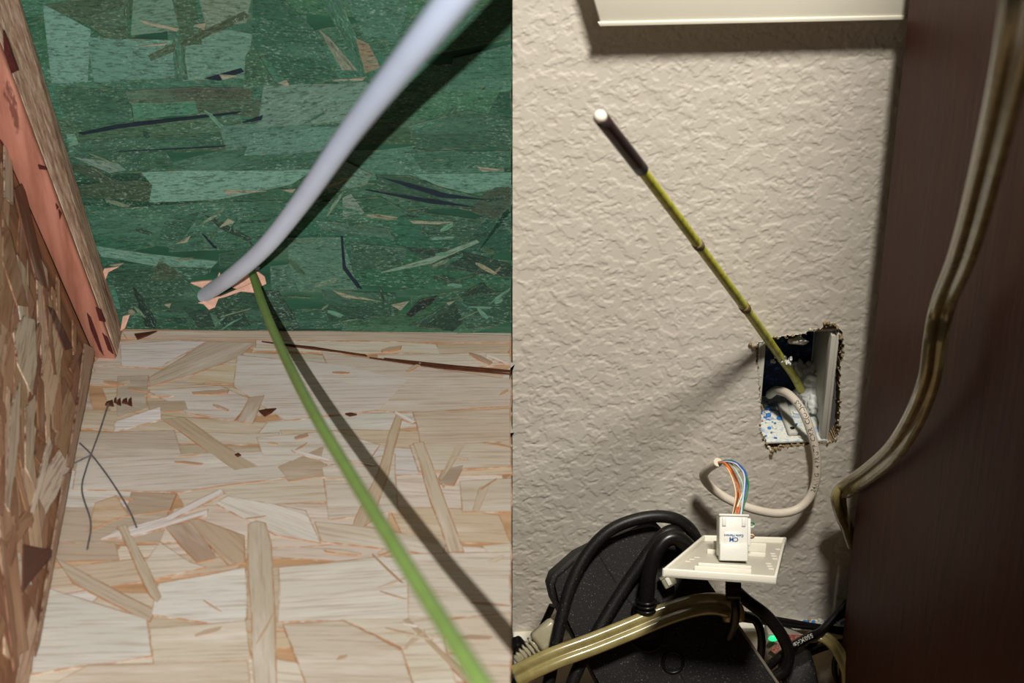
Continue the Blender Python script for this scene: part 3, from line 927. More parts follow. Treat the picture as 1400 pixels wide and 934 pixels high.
# crumbs of gypsum and torn paper round the cut
M_PAPER = plain('torn_drywall_paper', (206, 196, 174), 0.95, 0.1, 0.25, 220)
def lump(name, c, r, mat, parent=None, seed=0, amp=0.5, sub=2, sq=(1, 1, 1)):
    bm = bmesh.new()
    bmesh.ops.create_icosphere(bm, subdivisions=sub, radius=1)
    for v in bm.verts:
        d = 1 + amp * noise.noise(v.co * 1.7 + V((seed * 3.1, seed * 7.7, 0))) + amp * 0.6 * noise.noise(v.co * 4.2 + V((0, seed, seed * 2.3)))
        v.co = V((v.co.x * sq[0], v.co.y * sq[1], v.co.z * sq[2])) * d * r + V(c)
    o = bm_obj(name, bm, mat, parent, sub > 1)
    return o
for k in range(150):
    i = random.randrange(len(HP))
    a, b = V(HP[i]), V(HP[(i + 1) % len(HP)])
    q = a.lerp(b, random.random())
    lump('torn_paper_crumb', P(q.x + random.uniform(-3, 3), q.y + random.uniform(-2, 2), random.uniform(-0.002, 0.0012)), random.uniform(0.0004, 0.0012), random.choice((M_PAPER, M_GYP, M_GYP, M_GYP)), wall_r, k, 0.9, 1)
for x, y in ((1056, 616), (1054, 621), (1060, 613), (1030, 474), (1026, 470), (1128, 442), (1133, 441), (1145, 448), (1150, 462)):
    lump('torn_paper_crumb', P(x, y, 0.001), 0.0015, M_GYP, wall_r, x, 0.7, 1)

# --- baseboard and floor
bb_top = ZB
ROOMF = P(1140, 905, 0.0).z - 0.012
bq = [WR.p(U0, ROOMF, 0.012), WR.p(0.75, ROOMF, 0.012), WR.p(0.75, bb_top, 0.012), WR.p(U0, bb_top, 0.012)]
bb = slab('baseboard_right', bq, WR.n, 0.0125, M_TRIM, None, 0.0015)
tag(bb, 'cream baseboard along the foot of the wall', kind='structure')
M_CARPET = plain('tan_carpet', (150, 126, 92), 0.95, 0.1, 0.4, 420)
rf = slab('floor_right', [V((0.0005, 0.45, ROOMF)), V((0.75, 0.45, ROOMF)), WR.p(0.75, ROOMF), WR.p(0.0005, ROOMF)], (0, 0, 1), 0.02, M_CARPET)
tag(rf, 'tan carpet below the wall', kind='structure')
# flecks fallen on the baseboard
M_BLUE = plain('blue_paint_fleck', (58, 124, 196), 0.7, 0.3, 0.2, 300)
M_WHITEC = plain('white_plastic_fleck', (224, 224, 216), 0.8, 0.3, 0.1, 300)

# --- trim board at the top
T = 0.017
tq = [P(822, 37, T), P(1262, 27.5, T), P(1262, -120, T), P(776, -120, T)]
trim = slab('trim_1', tq, WR.n, T - 0.0012, M_TRIM, None, 0.0012)
tag(trim, 'cream painted trim board at the top of the wall', kind='structure')
lq_ = [P(820, 36.5, T + 0.0010), P(1262, 27, T + 0.0010), P(1262, 21, T + 0.0010), P(817, 30.5, T + 0.0010)]
slab('lower_bead', lq_, WR.n, 0.0018, M_TRIM, trim, 0.0005)

# --- electrical box in the opening
def box_plastic():
    t = NT('spattered_white_plastic')
    v = t.coord()
    f = t.noise(v, 95, 3, 0.7)
    g = t.noise(v, 420, 2, 0.6)
    h = t.noise(v, 28, 2, 0.5)
    c = t.mix(t.ramp(g, [(0.5, (0, 0, 0)), (0.62, (0.55, 0.55, 0.55))]), lin((226, 226, 216)), lin((150, 186, 214)))
    k = t.n('ShaderNodeMath', operation='MULTIPLY')
    t.l(t.ramp(f, [(0.54, (0, 0, 0)), (0.58, (1, 1, 1))]), k.inputs[0])
    t.l(t.ramp(h, [(0.42, (0, 0, 0)), (0.56, (1, 1, 1))]), k.inputs[1])
    c = t.mix(k.outputs[0], c, lin((48, 116, 192)))
    t.bump(g, 0.3, 0.0006)
    return t.done(c, 0.55, 0.35)
M_SPAT = box_plastic()
M_BOXP = plain('box_side_plastic', (196, 194, 184), 0.45, 0.4, 0.05, 50)
def blue_back():
    t = NT('blue_painted_back')
    f = t.noise(t.coord(), 150, 4, 0.7)
    c = t.ramp(f, [(0.35, lin((10, 20, 38))), (0.55, lin((18, 38, 70))), (0.66, lin((60, 96, 140))), (0.72, lin((190, 200, 206)))])
    return t.done(c, 0.7, 0.3)
M_BACK = blue_back()
u0, vtop = WR.uv(P(1042, 470)); u1, _ = WR.uv(P(1143, 470)); _, vbot = WR.uv(P(1090, 603))
_, vtop = WR.uv(P(1090, 458))
DEEP = 0.062
ebox = empty('electrical_box', WR.p((u0 + u1) / 2, vbot, -0.03), 'white plastic wall box inside the rough cut opening, blue paint spatter on its bottom', 'wall box')
def wbox(name, ua, ub, va, vb, da, db, mat, parent, bev=0.0004):
    return box_axes(name, WR.p((ua + ub) / 2, (va + vb) / 2, (da + db) / 2), WR.a, WR.b, WR.n, ub - ua, vb - va, db - da, mat, parent, bev)
wbox('side_wall', u0 - 0.002, u0, vbot, vtop, -DEEP, -0.0005, M_BOXP, ebox)
wbox('side_wall', u1, u1 + 0.002, vbot, vtop, -DEEP, -0.0005, M_BOXP, ebox)
wbox('top_wall', u0 - 0.002, u1 + 0.002, vtop, vtop + 0.002, -DEEP, -0.004, M_BOXP, ebox)
wbox('bottom_wall', u0 - 0.002, u1 + 0.002, vbot - 0.002, vbot, -DEEP, -0.0005, M_SPAT, ebox)
wbox('back_wall', u0, u1, vbot, vtop, -DEEP - 0.002, -DEEP, M_BACK, ebox)
# inner flange strips at left and right of the opening
wbox('flange', u1 - 0.0035, u1, vbot, vtop - 0.002, -0.010, -0.001, M_BOXP, ebox)
wbox('flange', u0, u0 + 0.003, vbot, vtop - 0.004, -0.010, -0.001, M_BOXP, ebox)
# screw boss standing on the bottom
um, _ = WR.uv(P(1088, 590))
bo = wbox('screw_boss', um - 0.0038, um + 0.0038, vbot, vbot + 0.004, -0.050, -0.006, M_BOXP, ebox, 0.0015)
M_DARK = plain('dark_hole', (22, 20, 20), 0.8, 0.2, 0.1, 50)
bm = bmesh.new()
bmesh.ops.create_cone(bm, cap_ends=True, segments=14, radius1=0.0017, radius2=0.0017, depth=0.003, matrix=Matrix.Translation(WR.p(um, vbot + 0.0029, -0.011)))
bm_obj('screw_hole', bm, M_DARK, bo)
# blue flecks and white fluff
for k in range(46):
    uu_ = random.uniform(u0 + 0.004, u1 - 0.006) if k % 2 else random.uniform(u0 + 0.002, u0 + 0.022)
    d_ = random.uniform(-0.055, -0.003)
    lump('paint_fleck', WR.p(uu_, vbot + 0.0008, d_), random.uniform(0.0006, 0.0022), random.choice((M_BLUE, M_BLUE, M_WHITEC)), ebox, k, 0.6, 1, (1.2, 1.2, 0.5))
M_FLUFF = plain('white_fluff', (222, 224, 222), 0.95, 0.1, 0.1, 300)
fl = empty('insulation_fluff', WR.p(um + 0.012, vbot, -0.045), 'clump of white insulation fluff at the back of the wall box', 'insulation')
for k, (x, y, off, r) in enumerate(((1108, 528, -0.052, .009), (1120, 536, -0.048, .008), (1112, 545, -0.042, .008), (1122, 520, -0.055, .007), (1104, 540, -0.045, .006), (1118, 550, -0.038, .006), (1095, 508, -0.057, .006), (1112, 506, -0.057, .006), (1127, 545, -0.04, .005), (1080, 498, -0.058, .004), (1116, 512, -0.05, .008), (1106, 518, -0.05, .008), (1124, 530, -0.046, .007), (1100, 530, -0.05, .007), (1114, 556, -0.034, .005))):
    lump('fluff_tuft', P(x, y, off), r, M_FLUFF, fl, k + 3, 0.75, 3)
o = lump('paper_scrap', P(1090, 466, -0.006), 0.004, M_WHITEC, wall_r, 5, 0.9, 2, (1.8, 0.5, 0.7))

# --- fish rod with dark ferrule sticking out of the opening
rod = empty('fish_rod', WR.p(um, vbot, -0.04), 'yellow green fish rod with dark ferrule and white tip leaning out of the opening', 'rod')
M_YROD = None
def yrod():
    t = NT('yellow_green_rod')
    f = t.noise(t.coord(), 130, 4, 0.7)
    c = t.ramp(f, [(0.3, lin((128, 130, 44))), (0.5, lin((192, 190, 66))), (0.75, lin((208, 206, 96)))])
    g = t.noise(t.coord(), 420, 3, 0.7)
    c = t.mix(t.ramp(g, [(0.62, (0, 0, 0)), (0.68, (0.8, 0.8, 0.8))]), c, lin((84, 80, 36)))
    return t.done(c, 0.4, 0.45)
M_YROD = yrod()
M_FERR = plain('dark_ferrule', (52, 40, 40), 0.4, 0.5, 0.1, 90)
M_TIP = plain('white_tip', (240, 232, 216), 0.5, 0.4, 0.02, 90)
M_TAPE = plain('brown_tape', (118, 100, 70), 0.7, 0.3, 0.35, 350)
RP = [(1096, 534, -0.045), (1084, 512, -0.030), (1066, 487, -0.012), (1046, 459, 0.010), (1018, 420, 0.042), (954, 334, 0.108), (877, 232, 0.178)]
TIPD = (821, 160, 0.222)
rp = [P(*q) for q in RP] + [P(*TIPD)]
path = catmull(rp, 8)
nf = 8 * (len(RP) - 1)
sweep('rod', path[:nf + 2], ring(0.0031, 14), M_YROD, rod)
fp = path[nf:]
sweep('ferrule', fp, ring(0.0040, 16), M_FERR, rod)
tdir = (fp[-1] - fp[-2]).normalized()
lump('tip', fp[-1] + tdir * 0.0005, 0.0036, M_TIP, rod, 0, 0.0, 3)
def along(path, px):
    best = min(range(len(path)), key=lambda i: abs((path[i] - CAM).dot(RIGHT) / (path[i] - CAM).dot(FWD) * F + 700 - px))
    return best
for px, ln, r in ((955, 1, 0.0035), (1018, 1, 0.0036)):
    i = along(path, px)
    d = (path[i + 1] - path[i - 1]).normalized()
    o = sweep('tape_band', [path[i] + d * s for s in (-0.004, -0.002, 0.0, 0.003)], ring(r, 12), M_TAPE, rod)
    for k in range(5):
        lump('tape_shred', path[i] + d * random.uniform(-0.005, 0.005) + V((random.uniform(-1, 1), 0, random.uniform(-1, 1))) * 0.0032, random.uniform(0.0006, 0.0013), M_TAPE, rod, k, 0.8, 1)
for k in range(26):
    i = along(path, 1068)
    lump('lint', path[i] + V((random.uniform(-1, 1) * 0.007, random.uniform(-1, 0) * 0.003, random.uniform(-1, 1) * 0.003)), random.uniform(0.0006, 0.0018), M_FLUFF, rod, k, 0.9, 1)

# --- white network cable with its jack
M_NET = plain('white_network_cable', (216, 206, 190), 0.45, 0.4, 0.03, 50)
M_INK = plain('grey_cable_print', (96, 92, 88), 0.7, 0.2, 0.05, 80)
net = empty('network_cable', WR.p(um, vbot, -0.03), 'white network cable looping from the opening to the jack with printed lettering', 'cable')
NP = [(1052, 540, -0.046), (1062, 534, -0.034), (1079, 540, -0.018), (1096, 560, -0.003), (1109, 592, 0.006), (1117, 632, 0.010), (1112, 670, 0.012), (1094, 694, 0.015), (1066, 702, 0.018), (1032, 697, 0.020), (998, 684, 0.018), (974, 668, 0.016), (962, 652, 0.017), (968, 641, 0.024), (982, 632, 0.034)]
npth = catmull([P(*q) for q in NP], 10)
sweep('jacket', npth, ring(0.0032, 16), M_NET, net)

def text_mesh(txt, size, bold=0.012):
    cu_ = bpy.data.curves.new('txt', 'FONT')
    cu_.body = txt
    cu_.size = size
    cu_.extrude = 0.00003
    cu_.resolution_u = 2
    cu_.offset = size * bold
    ob = bpy.data.objects.new('txt', cu_)
    S.collection.objects.link(ob)
    dg = bpy.context.evaluated_depsgraph_get()
    dg.update()
    me = bpy.data.meshes.new_from_object(ob.evaluated_get(dg))
    bpy.data.objects.remove(ob)
    bpy.data.curves.remove(cu_)
    return me


def text_on_path(name, txt, size, path, r, start, mat, parent, flip=False):
    """lettering wrapped along the side of a cable"""
    me = text_mesh(txt, size)
    fr = frames(path)
    acc = [0.0]
    for i in range(1, len(path)):
        acc.append(acc[-1] + (path[i] - path[i - 1]).length)
    for v in me.vertices:
        s = start + v.co.x
        y = v.co.y - size * 0.35
        i = min(max(int(np.searchsorted(acc, s)) - 1, 0), len(path) - 2)
        t = (s - acc[i]) / (acc[i + 1] - acc[i])
        p = path[i].lerp(path[i + 1], t)
        tg, wv, hv = fr[i]
        wv = wv.lerp(fr[i + 1][1], t).normalized()
        td = (path[i + 1] - path[i]).normalized()
        view = CAM - p
        view = (view - td * view.dot(td)).normalized()
        up_ = view.cross(td).normalized()
        ang = y / r
        v.co = p + (view * math.cos(ang) + up_ * math.sin(ang)) * (r + 0.00004 + v.co.z)
    me.materials.clear(); me.materials.append(mat)
    o = bpy.data.objects.new(name, me)
    link(o)
    o.parent = parent
    o.matrix_parent_inverse = parent.matrix_world.inverted()
    return o


rp_ = npth[::-1]
acc = sum((npth[i + 1] - npth[i]).length for i in range(len(npth) - 1))
text_on_path('printed_lettering', '24AWG   4 PR UTP  CMR  C(UL)US', 0.0048, rp_, 0.0032, acc - 0.118, M_INK, net)

# plate: tray seen from behind, resting tilted on the cords
M_PLATE = plain('white_plate_plastic', (232, 228, 214), 0.3, 0.5, 0.02, 30)
M_PLATEIN = plain('plate_back_face', (188, 184, 170), 0.4, 0.4, 0.03, 30)
pfl, pfr, pbl, pbr = at(906, 778, 1.150), at(1062, 789, 1.150), at(961, 732, 1.245), at(1075, 735, 1.245)
plate = empty('wall_plate', (pfl + pfr + pbl + pbr) / 4, 'white wall plate lying face down with its hollow back showing, below the cable loop', 'wall plate')
pn = (pfr - pfl).cross(pbl - pfl).normalized()
if pn.z < 0: pn = -pn
pc = (pfl + pfr + pbl + pbr) / 4
slab('plate_face', [pfl - pn * .0035, pfr - pn * .0035, pbr - pn * .0035, pbl - pn * .0035], pn, 0.0022, M_PLATEIN, plate, 0.0006)
def wall_strip(name, a, b, th, h, mat, parent, base=-0.0055, bev=0.0007):
    d = (b - a).normalized()
    inn = pn.cross(d).normalized()
    if inn.dot(pc - (a + b) / 2) < 0: inn = -inn
    q = [a + pn * (base + h), b + pn * (base + h), b + inn * th + pn * (base + h), a + inn * th + pn * (base + h)]
    return slab(name, q, pn, h, mat, parent, bev)
for a, b in ((pfl, pfr), (pfr, pbr), (pbr, pbl), (pbl, pfl)):
    wall_strip('rim', a, b, 0.0020, 0.0058, M_PLATE, plate)
lp = lambda s, t: pfl.lerp(pfr, s).lerp(pbl.lerp(pbr, s), t)
wall_strip('support_rib', lp(.24, .13), lp(.76, .13), 0.002, 0.0035, M_PLATE, plate, -0.0035, 0.0004)
wall_strip('support_rib', lp(.24, .24), lp(.74, .24), 0.002, 0.0028, M_PLATE, plate, -0.0035, 0.0004)
wall_strip('support_rib', lp(.22, .74), lp(.80, .74), 0.003, 0.0062, M_PLATE, plate, -0.0035, 0.0005)
wall_strip('support_rib', lp(.20, .62), lp(.82, .60), 0.002, 0.0032, M_PLATE, plate, -0.0035, 0.0004)
# moulded marks on the back face
for (s, t) in ((.10, .36), (.12, .42), (.15, .48), (.20, .72), (.92, .30), (.90, .36), (.88, .42), (.93, .55), (.91, .62), (.89, .68), (.93, .80)):
    c = lp(s, t) - pn * 0.0033
    box_axes('moulded_mark', c, (pfr - pfl).normalized(), pn.cross((pfr - pfl).normalized()), pn, 0.0035, 0.0014, 0.0006, M_PLATE, plate)

# keystone jack
M_JACK = plain('white_jack_plastic', (224, 222, 214), 0.35, 0.45, 0.02, 40)
jb, jt = at(1003, 764, 1.186), at(1003.5, 703, 1.190)
jax = (pfr - pfl).normalized()
jup = (jt - jb).normalized()
jn = jax.cross(jup).normalized()
if jn.dot(CAM - jb) < 0: jn = -jn
jax = jup.cross(jn).normalized()
L = (jt - jb).length
jack = empty('keystone_jack', jb, 'white keystone jack with blue logo label standing on the plate', 'jack')
def jbox(name, x0, x1, y0, y1, z0, z1, mat, parent, bev=0.0005):
    c = jb + jax * ((x0 + x1) / 2) + jup * ((y0 + y1) / 2) + jn * ((z0 + z1) / 2)
    return box_axes(name, c, jax, jup, jn, x1 - x0, y1 - y0, z1 - z0, mat, parent, bev)
W = 0.0098
body = jbox('body', -W, W, L * 0.06, L, -0.016, 0.0, M_JACK, jack, 0.0008)
jbox('latch_tab', -W * 0.98, W * 0.95, -0.0015, L * 0.34, -0.006, 0.0022, M_JACK, jack, 0.0006)
jbox('cap_lip', -W * 1.04, W * 1.04, L * 0.95, L * 1.0, -0.016, 0.0009, M_JACK, jack, 0.0003)
for s in (-1, 1):
    jbox('cap_hook', s * W * 0.68 - 0.0013, s * W * 0.68 + 0.0013, L * 0.73, L * 0.93, 0.0, 0.0010, M_JACK, jack, 0.0003)
jbox('label_recess', -W * 0.65, W * 0.55, L * 0.34, L * 0.60, 0.0, 0.0004, M_JACK, jack, 0.0001)
jbox('side_block', W, W + 0.0022, L * 0.3, L * 0.92, -0.013, -0.003, M_JACK, jack, 0.0005)
M_LOGO = plain('blue_logo_ink', (28, 84, 142), 0.6, 0.3, 0.04, 80)
for txt, sz, yy, xx, bold in (('Cable Matters', 0.0023, 0.515, 0.0, 0), ('CM', 0.0042, 0.425, 0.0, 1)):
    me = text_mesh(txt, sz, 0.03)
    xs = [v.co.x for v in me.vertices]
    cxx = (min(xs) + max(xs)) / 2
    for v in me.vertices:                                # printed upside down as the jack stands
        x, y = -(v.co.x - cxx), -(v.co.y - sz * 0.35)
        v.co = jb + jax * (x + xx) + jup * (L * yy + y) + jn * (0.00045 + v.co.z)
    me.materials.clear(); me.materials.append(M_LOGO if bold else M_LOGO)
    o = bpy.data.objects.new('logo_lettering', me)
    link(o); o.parent = jack; o.matrix_parent_inverse = jack.matrix_world.inverted()

# eight coloured wires between the cable end and the jack
WC = {'orange': (214, 112, 44), 'white_orange': (232, 196, 160), 'green': (28, 118, 70), 'white_green': (196, 220, 200), 'blue': (48, 92, 170), 'white_blue': (196, 206, 226), 'brown': (112, 70, 44), 'white_brown': (216, 200, 184)}
start = npth[-1]
for k, (nm, c, px) in enumerate((
        ('orange_wire', 'orange', [(992, 634), (1003, 650), (1011, 675), (1010, 703)]), ('white_orange_wire', 'white_orange', [(990, 635), (1000, 652), (1006, 676), (1002, 703)]),
        ('second_orange_wire', 'orange', [(993, 636), (1001, 655), (1008, 680), (1007, 703)]),
        ('green_wire', 'green', [(998, 631), (1012, 641), (1023, 662), (1014, 703)]), ('blue_wire', 'blue', [(1000, 630), (1014, 639), (1021, 656), (1012, 703)]),
        ('white_blue_wire', 'white_blue', [(999, 632), (1010, 638), (1018, 655), (1013, 703)]), ('white_green_wire', 'white_green', [(998, 633), (1010, 650), (1016, 670), (1004, 703)]),
        ('brown_wire', 'brown', [(994, 634), (1006, 652), (1010, 672), (1003, 703)]))):
    m = plain(nm, WC[c], 0.4, 0.4, 0.12, 400)
    pts = [start.copy()]
    for j, (x, y) in enumerate(px):
        t = (j + 1) / len(px)
        d0 = (start - CAM).dot(FWD)
        d = d0 + (1.196 - d0) * t + 0.0025 * math.sin(k * 2.1 + j * 2.5)
        pts.append(at(x, y, d))
    pts.append(pts[-1] - jup * 0.003)
    tube(nm.replace('second_', ''), pts, 0.00062, m, net, 8, 8)
# wire ends at the jack's side
for k, (c, y) in enumerate((('green', .82), ('white_green', .72), ('white_orange', .55), ('white_brown', .48))):
    m = bpy.data.materials.get({'green': 'green_wire', 'white_green': 'white_green_wire', 'white_orange': 'white_orange_wire', 'white_brown': 'brown_wire'}[c])
    p = jb + jax * (W + 0.0015) + jup * (L * y) - jn * 0.004
    tube('wire_end', [p, p + jax * 0.0018 + jn * 0.001, p + jax * 0.003 + jup * (0.001 if k % 2 else -0.001)], 0.0006, m, jack, 6, 4)

# --- cabinet on the right
def cab_mat():
    t = NT('dark_cabinet_wood')
    f = t.noise(t.coord((1, 1, 0.05)), 420, 4, 0.65)
    g = t.noise(t.coord((1, 1, 0.15)), 30, 3, 0.5)
    c = t.ramp(f, [(0.3, lin((56, 33, 28))), (0.55, lin((84, 53, 45))), (0.8, lin((104, 70, 58)))])
    c = t.mix(t.ramp(g, [(0.4, (0, 0, 0)), (0.65, (0.6, 0.6, 0.6))]), c, lin((84, 42, 34)))
    t.bump(f, 0.15, 0.0004)
    return t.done(c, 0.55, 0.1)
M_CAB = cab_mat()
GAP = 0.034
ce0, ce1 = P(1243, 0, GAP), P(1157, 820, GAP)
def on_edge(z): return ce0 + (ce1 - ce0) * ((z - ce0.z) / (ce1.z - ce0.z))
z0, z1 = ROOMF, 1.05
toward = V((0.03, -1, 0)).normalized()
qa, qb = on_edge(z0), on_edge(z1)
cabinet = empty('cabinet', qa, 'tall dark brown wooden cabinet standing at right against the wall', 'cabinet')
CN = (qb - qa).cross(toward).normalized()
if CN.x > 0: CN = -CN
DP = 0.42
TW = 0.018
o = slab('side_panel', [qa, qa + toward * DP, qb + toward * DP, qb], CN, TW, M_CAB, cabinet, 0.0012)
e = -CN
slab('back_panel', [qa + e * TW, qa + e * 0.34, qb + e * 0.34, qb + e * TW], -toward, 0.006, M_CAB, cabinet)
slab('side_panel', [qa + e * 0.34, qa + e * 0.34 + toward * DP, qb + e * 0.34 + toward * DP, qb + e * 0.34], CN, TW, M_CAB, cabinet, 0.0012)
slab('top_panel', [qb + e * TW, qb + e * 0.34, qb + e * 0.34 + toward * DP, qb + e * TW + toward * DP], (0, 0, 1), TW, M_CAB, cabinet)
slab('front_door', [qa + e * TW + toward * DP, qa + e * 0.34 + toward * DP, qb + e * 0.34 + toward * DP, qb + e * TW + toward * DP], toward, TW, M_CAB, cabinet)
CABP = Plane(qa, toward, qb - qa)
if CABP.n.dot(CN) < 0: CABP = Plane(qa, -toward, qb - qa)

# --- clear zip cords
def clear_mat():
    t = NT('clear_amber_cord')
    f = t.noise(t.coord(), 60, 3)
    c = t.ramp(f, [(0.3, lin((122, 111, 66))), (0.7, lin((162, 150, 98)))])
    return t.done(c, 0.24, 0.6, **{'Transmission Weight': 0.12, 'Coat Weight': 0.4})
M_CLEAR = clear_mat()
M_COND = plain('stranded_conductor', (176, 160, 98), 0.3, 0.6, 0.2, 600, Metallic=0.6)
def zip_section(r):
    out = []
    n = 11
    for s_ in (1, -1):
        for k in range(n + 1):
            a = (0 if s_ > 0 else math.pi) - math.pi * 0.84 + k * (2 * math.pi * 0.84) / n
            out.append((s_ * r * 1.0 + r * math.cos(a), r * math.sin(a)))
    return out
def zip_cord(name, label, pts, r, twist=None, sub=10):
    path = catmull(pts, sub)
    e_ = empty(name, path[-1], label, 'cable')
    tw = None
    if twist:
        ks = [j / (len(twist) - 1) for j in range(len(twist))]
        tw = [float(np.interp(i / (len(path) - 1), ks, twist)) for i in range(len(path))]
    sweep('clear_jacket', path, zip_section(r), M_CLEAR, e_, None, tw)
    fr = frames(path)
    for s in (-1, 1):
        pp = []
        for i, p in enumerate(path):
            a = tw[i] if tw else 0
            pp.append(p + (fr[i][1] * math.cos(a) + fr[i][2] * math.sin(a)) * (s * r * 1.0))
        sweep('conductor', pp, ring(r * 0.55, 8), M_COND, e_)
    return e_
def C(px, py, off): return CABP.hit(px, py, off)
cordpts = [C(1406, -60, .085), C(1396, 0, .085), C(1378, 110, .076), C(1342, 260, .052), C(1316, 350, .036), C(1290, 415, .020), C(1279, 465, .020), C(1270, 520, .018), C(1250, 572, .014), C(1222, 616, .010), C(1190, 645, .008), C(1160, 665, .008)]
wp = lambda x, y, off: P(x, y, off)
cordpts[-1] = wp(1162, 665, .038)
cordpts += [wp(1148, 678, .030), wp(1150, 700, .022), wp(1158, 722, .013), wp(1166, 742, .010)]
zip_cord('clear_speaker_wire', 'clear amber two core cord hanging down the dark cabinet side', cordpts, 0.0035, [0, 0, 0, .1, .3, .6, .3, .1, 0.2, .9, 1.2, 1.0])

# --- black power box leaning on the wall
def black_mat(name, c, rough, dust):
    t = NT(name)
    f = t.noise(t.coord(), 900, 2, 0.9)
    col = t.mix(t.ramp(f, [(0.645, (0, 0, 0)), (0.70, (dust,) * 3)]), lin(c), lin((150, 146, 136)))
    g = t.noise(t.coord(), 30, 3)
    col = t.mix(t.ramp(g, [(0.4, (0, 0, 0)), (0.8, (0.18, 0.18, 0.18))]), col, lin((46, 42, 38)))
    return t.done(col, rough, 0.3)
M_BLK = black_mat('dusty_black_plastic', (17, 16, 15), 0.6, 0.7)
M_BCORD = black_mat('black_cord_rubber', (15, 14, 14), 0.45, 0.35)
M_BCLEAN = black_mat('glossy_black_rubber', (14, 13, 13), 0.3, 0.12)
def offp(y): return 0.052 + (y - 712) * 0.00028
BO = [(752, 800), (757, 786), (790, 757), (826, 739), (862, 725), (886, 713), (897, 714), (906, 724), (958, 780), (1001, 842), (1062, 934), (1078, 962), (1040, 1000), (850, 1000), (800, 900), (757, 822)]
pw = empty('power_box', P(905, 990, 0.05), 'dusty black plastic power box leaning on the wall under the plate', 'power box')
pts = [P(x, y, offp(y)) for x, y in BO]
BP = Plane(P(850, 850, offp(850)), P(950, 850, offp(850)) - P(850, 850, offp(850)), P(850, 750, offp(750)) - P(850, 850, offp(850)))
bpts = [BP.p(*BP.uv(BP.hit(x, y))) for x, y in BO]
bm = bmesh.new()
f = [bm.verts.new(p) for p in bpts]
b = [bm.verts.new(p - BP.n * 0.036) for p in bpts]
bm.faces.new(f); bm.faces.new(b[::-1])
n = len(f)
for i in range(n):
    bm.faces.new((f[i], b[i], b[(i + 1) % n], f[(i + 1) % n]))
bm.edges.ensure_lookup_table()
bmesh.ops.bevel(bm, geom=[e for e in bm.edges if e.verts[0] in f and e.verts[1] in f], offset=0.0035, segments=3, affect='EDGES')
body = bm_obj('housing', bm, M_BLK, pw)
smooth_by_angle(body, 0.8)
B = lambda x, y, off=0.0: BP.hit(x, y, off)
for pp in ([(818, 758), (842, 797)], [(851, 812), (872, 836)], [(899, 876), (913, 894)], [(927, 916), (942, 944)]):
    a, c = B(*pp[0], .0001), B(*pp[1], .0001)
    d = (c - a).normalized(); s = BP.n.cross(d)
    slab('seam', [a - s * .0006, c - s * .0006, c + s * .0006, a + s * .0006], BP.n, 0.0008, M_DARK, pw)
def torus(name, c, n_, R, r, mat, parent, sx=1.0):
    q = V((0, 0, 1)).rotation_difference(V(n_)).to_matrix().to_4x4()
    verts, faces = [], []
    N, K = 28, 8
    for i in range(N):
        a = 2 * math.pi * i / N
        for j in range(K):
            b_ = 2 * math.pi * j / K
            v = V(((R + r * math.cos(b_)) * math.cos(a) * sx, (R + r * math.cos(b_)) * math.sin(a), r * math.sin(b_)))
            verts.append(V(c) + (q @ v))
            faces.append((i * K + j, ((i + 1) % N) * K + j, ((i + 1) % N) * K + (j + 1) % K, i * K + (j + 1) % K))
    return mesh_obj(name, verts, faces, mat, parent, True)
def disc(name, c, n_, R, h, mat, parent, seg=28):
    q = V((0, 0, 1)).rotation_difference(V(n_)).to_matrix().to_4x4()
    bm = bmesh.new()
    bmesh.ops.create_cone(bm, cap_ends=True, segments=seg, radius1=R, radius2=R, depth=h, matrix=Matrix.Translation(V(c)) @ q)
    o = bm_obj(name, bm, mat, parent)
    smooth_by_angle(o)
    return o
torus('socket_ring', B(886, 866), BP.n, 0.0125, 0.0014, M_BLK, pw)
disc('socket_face', B(886, 866), BP.n, 0.0110, 0.0012, M_DARK, pw)
torus('screw_ring', B(920, 906), BP.n, 0.0072, 0.0012, M_BCLEAN, pw)
disc('screw_plug', B(920, 905), BP.n, 0.0052, 0.0016, M_BLK, pw)
a, c = B(1003, 846, .0004), B(1066, 938, .0004)
M_EDGE = plain('pale_grey_edge', (112, 104, 94), 0.4, 0.4, 0.1, 60)
s = BP.n.cross((c - a).normalized())
o = slab('edge_strip', [a - s * .0009, c - s * .0009, c + s * .0009, a + s * .0009], BP.n, 0.0018, M_EDGE, pw)  # thin strip, paler than the housing, along its right edge
o['label'] = 'pale grey edge strip'

# plug and thick cords on the box
def cord(label, pts, r, mat=None, name='power_cable', cat='cable', n=14):
    path = catmull(pts, 10)
    e_ = empty(name, path[-1], label, cat)
    sweep('cord', path, ring(r, n), mat or M_BCORD, e_)
    return e_, path
e1, pa = cord('thick black cord with a glossy moulded plug in the power box', [B(884, 842, .012), B(884, 815, .016), B(888, 785, .020), B(896, 757, .022), B(911, 738, .022), B(928, 737, .021), B(944, 752, .018), B(954, 778, .013)], 0.0055, M_BCLEAN)
disc('plug_body', B(884, 842, .007), (B(884, 815, .016) - B(884, 842, .012)).normalized(), 0.0095, 0.018, M_BCLEAN, e1)
disc('plug_body', B(885, 856, .007), BP.n, 0.0092, 0.014, M_BCLEAN, e1)
for yy in (822, 828, 834):
    torus('strain_ring', B(884, yy, .0145), (B(884, 810, .017) - B(884, 842, .012)).normalized(), 0.0062, 0.0012, M_BCLEAN, e1)
cord('black cord arching over the top left of the power box', [B(742, 968, .006), B(752, 925, .008), B(762, 870, .009), B(779, 805, .009), B(803, 757, .009), B(836, 724, .010), B(880, 708, .010), B(918, 708, .008), B(942, 722, .002), B(956, 745, -.006)], 0.0044)
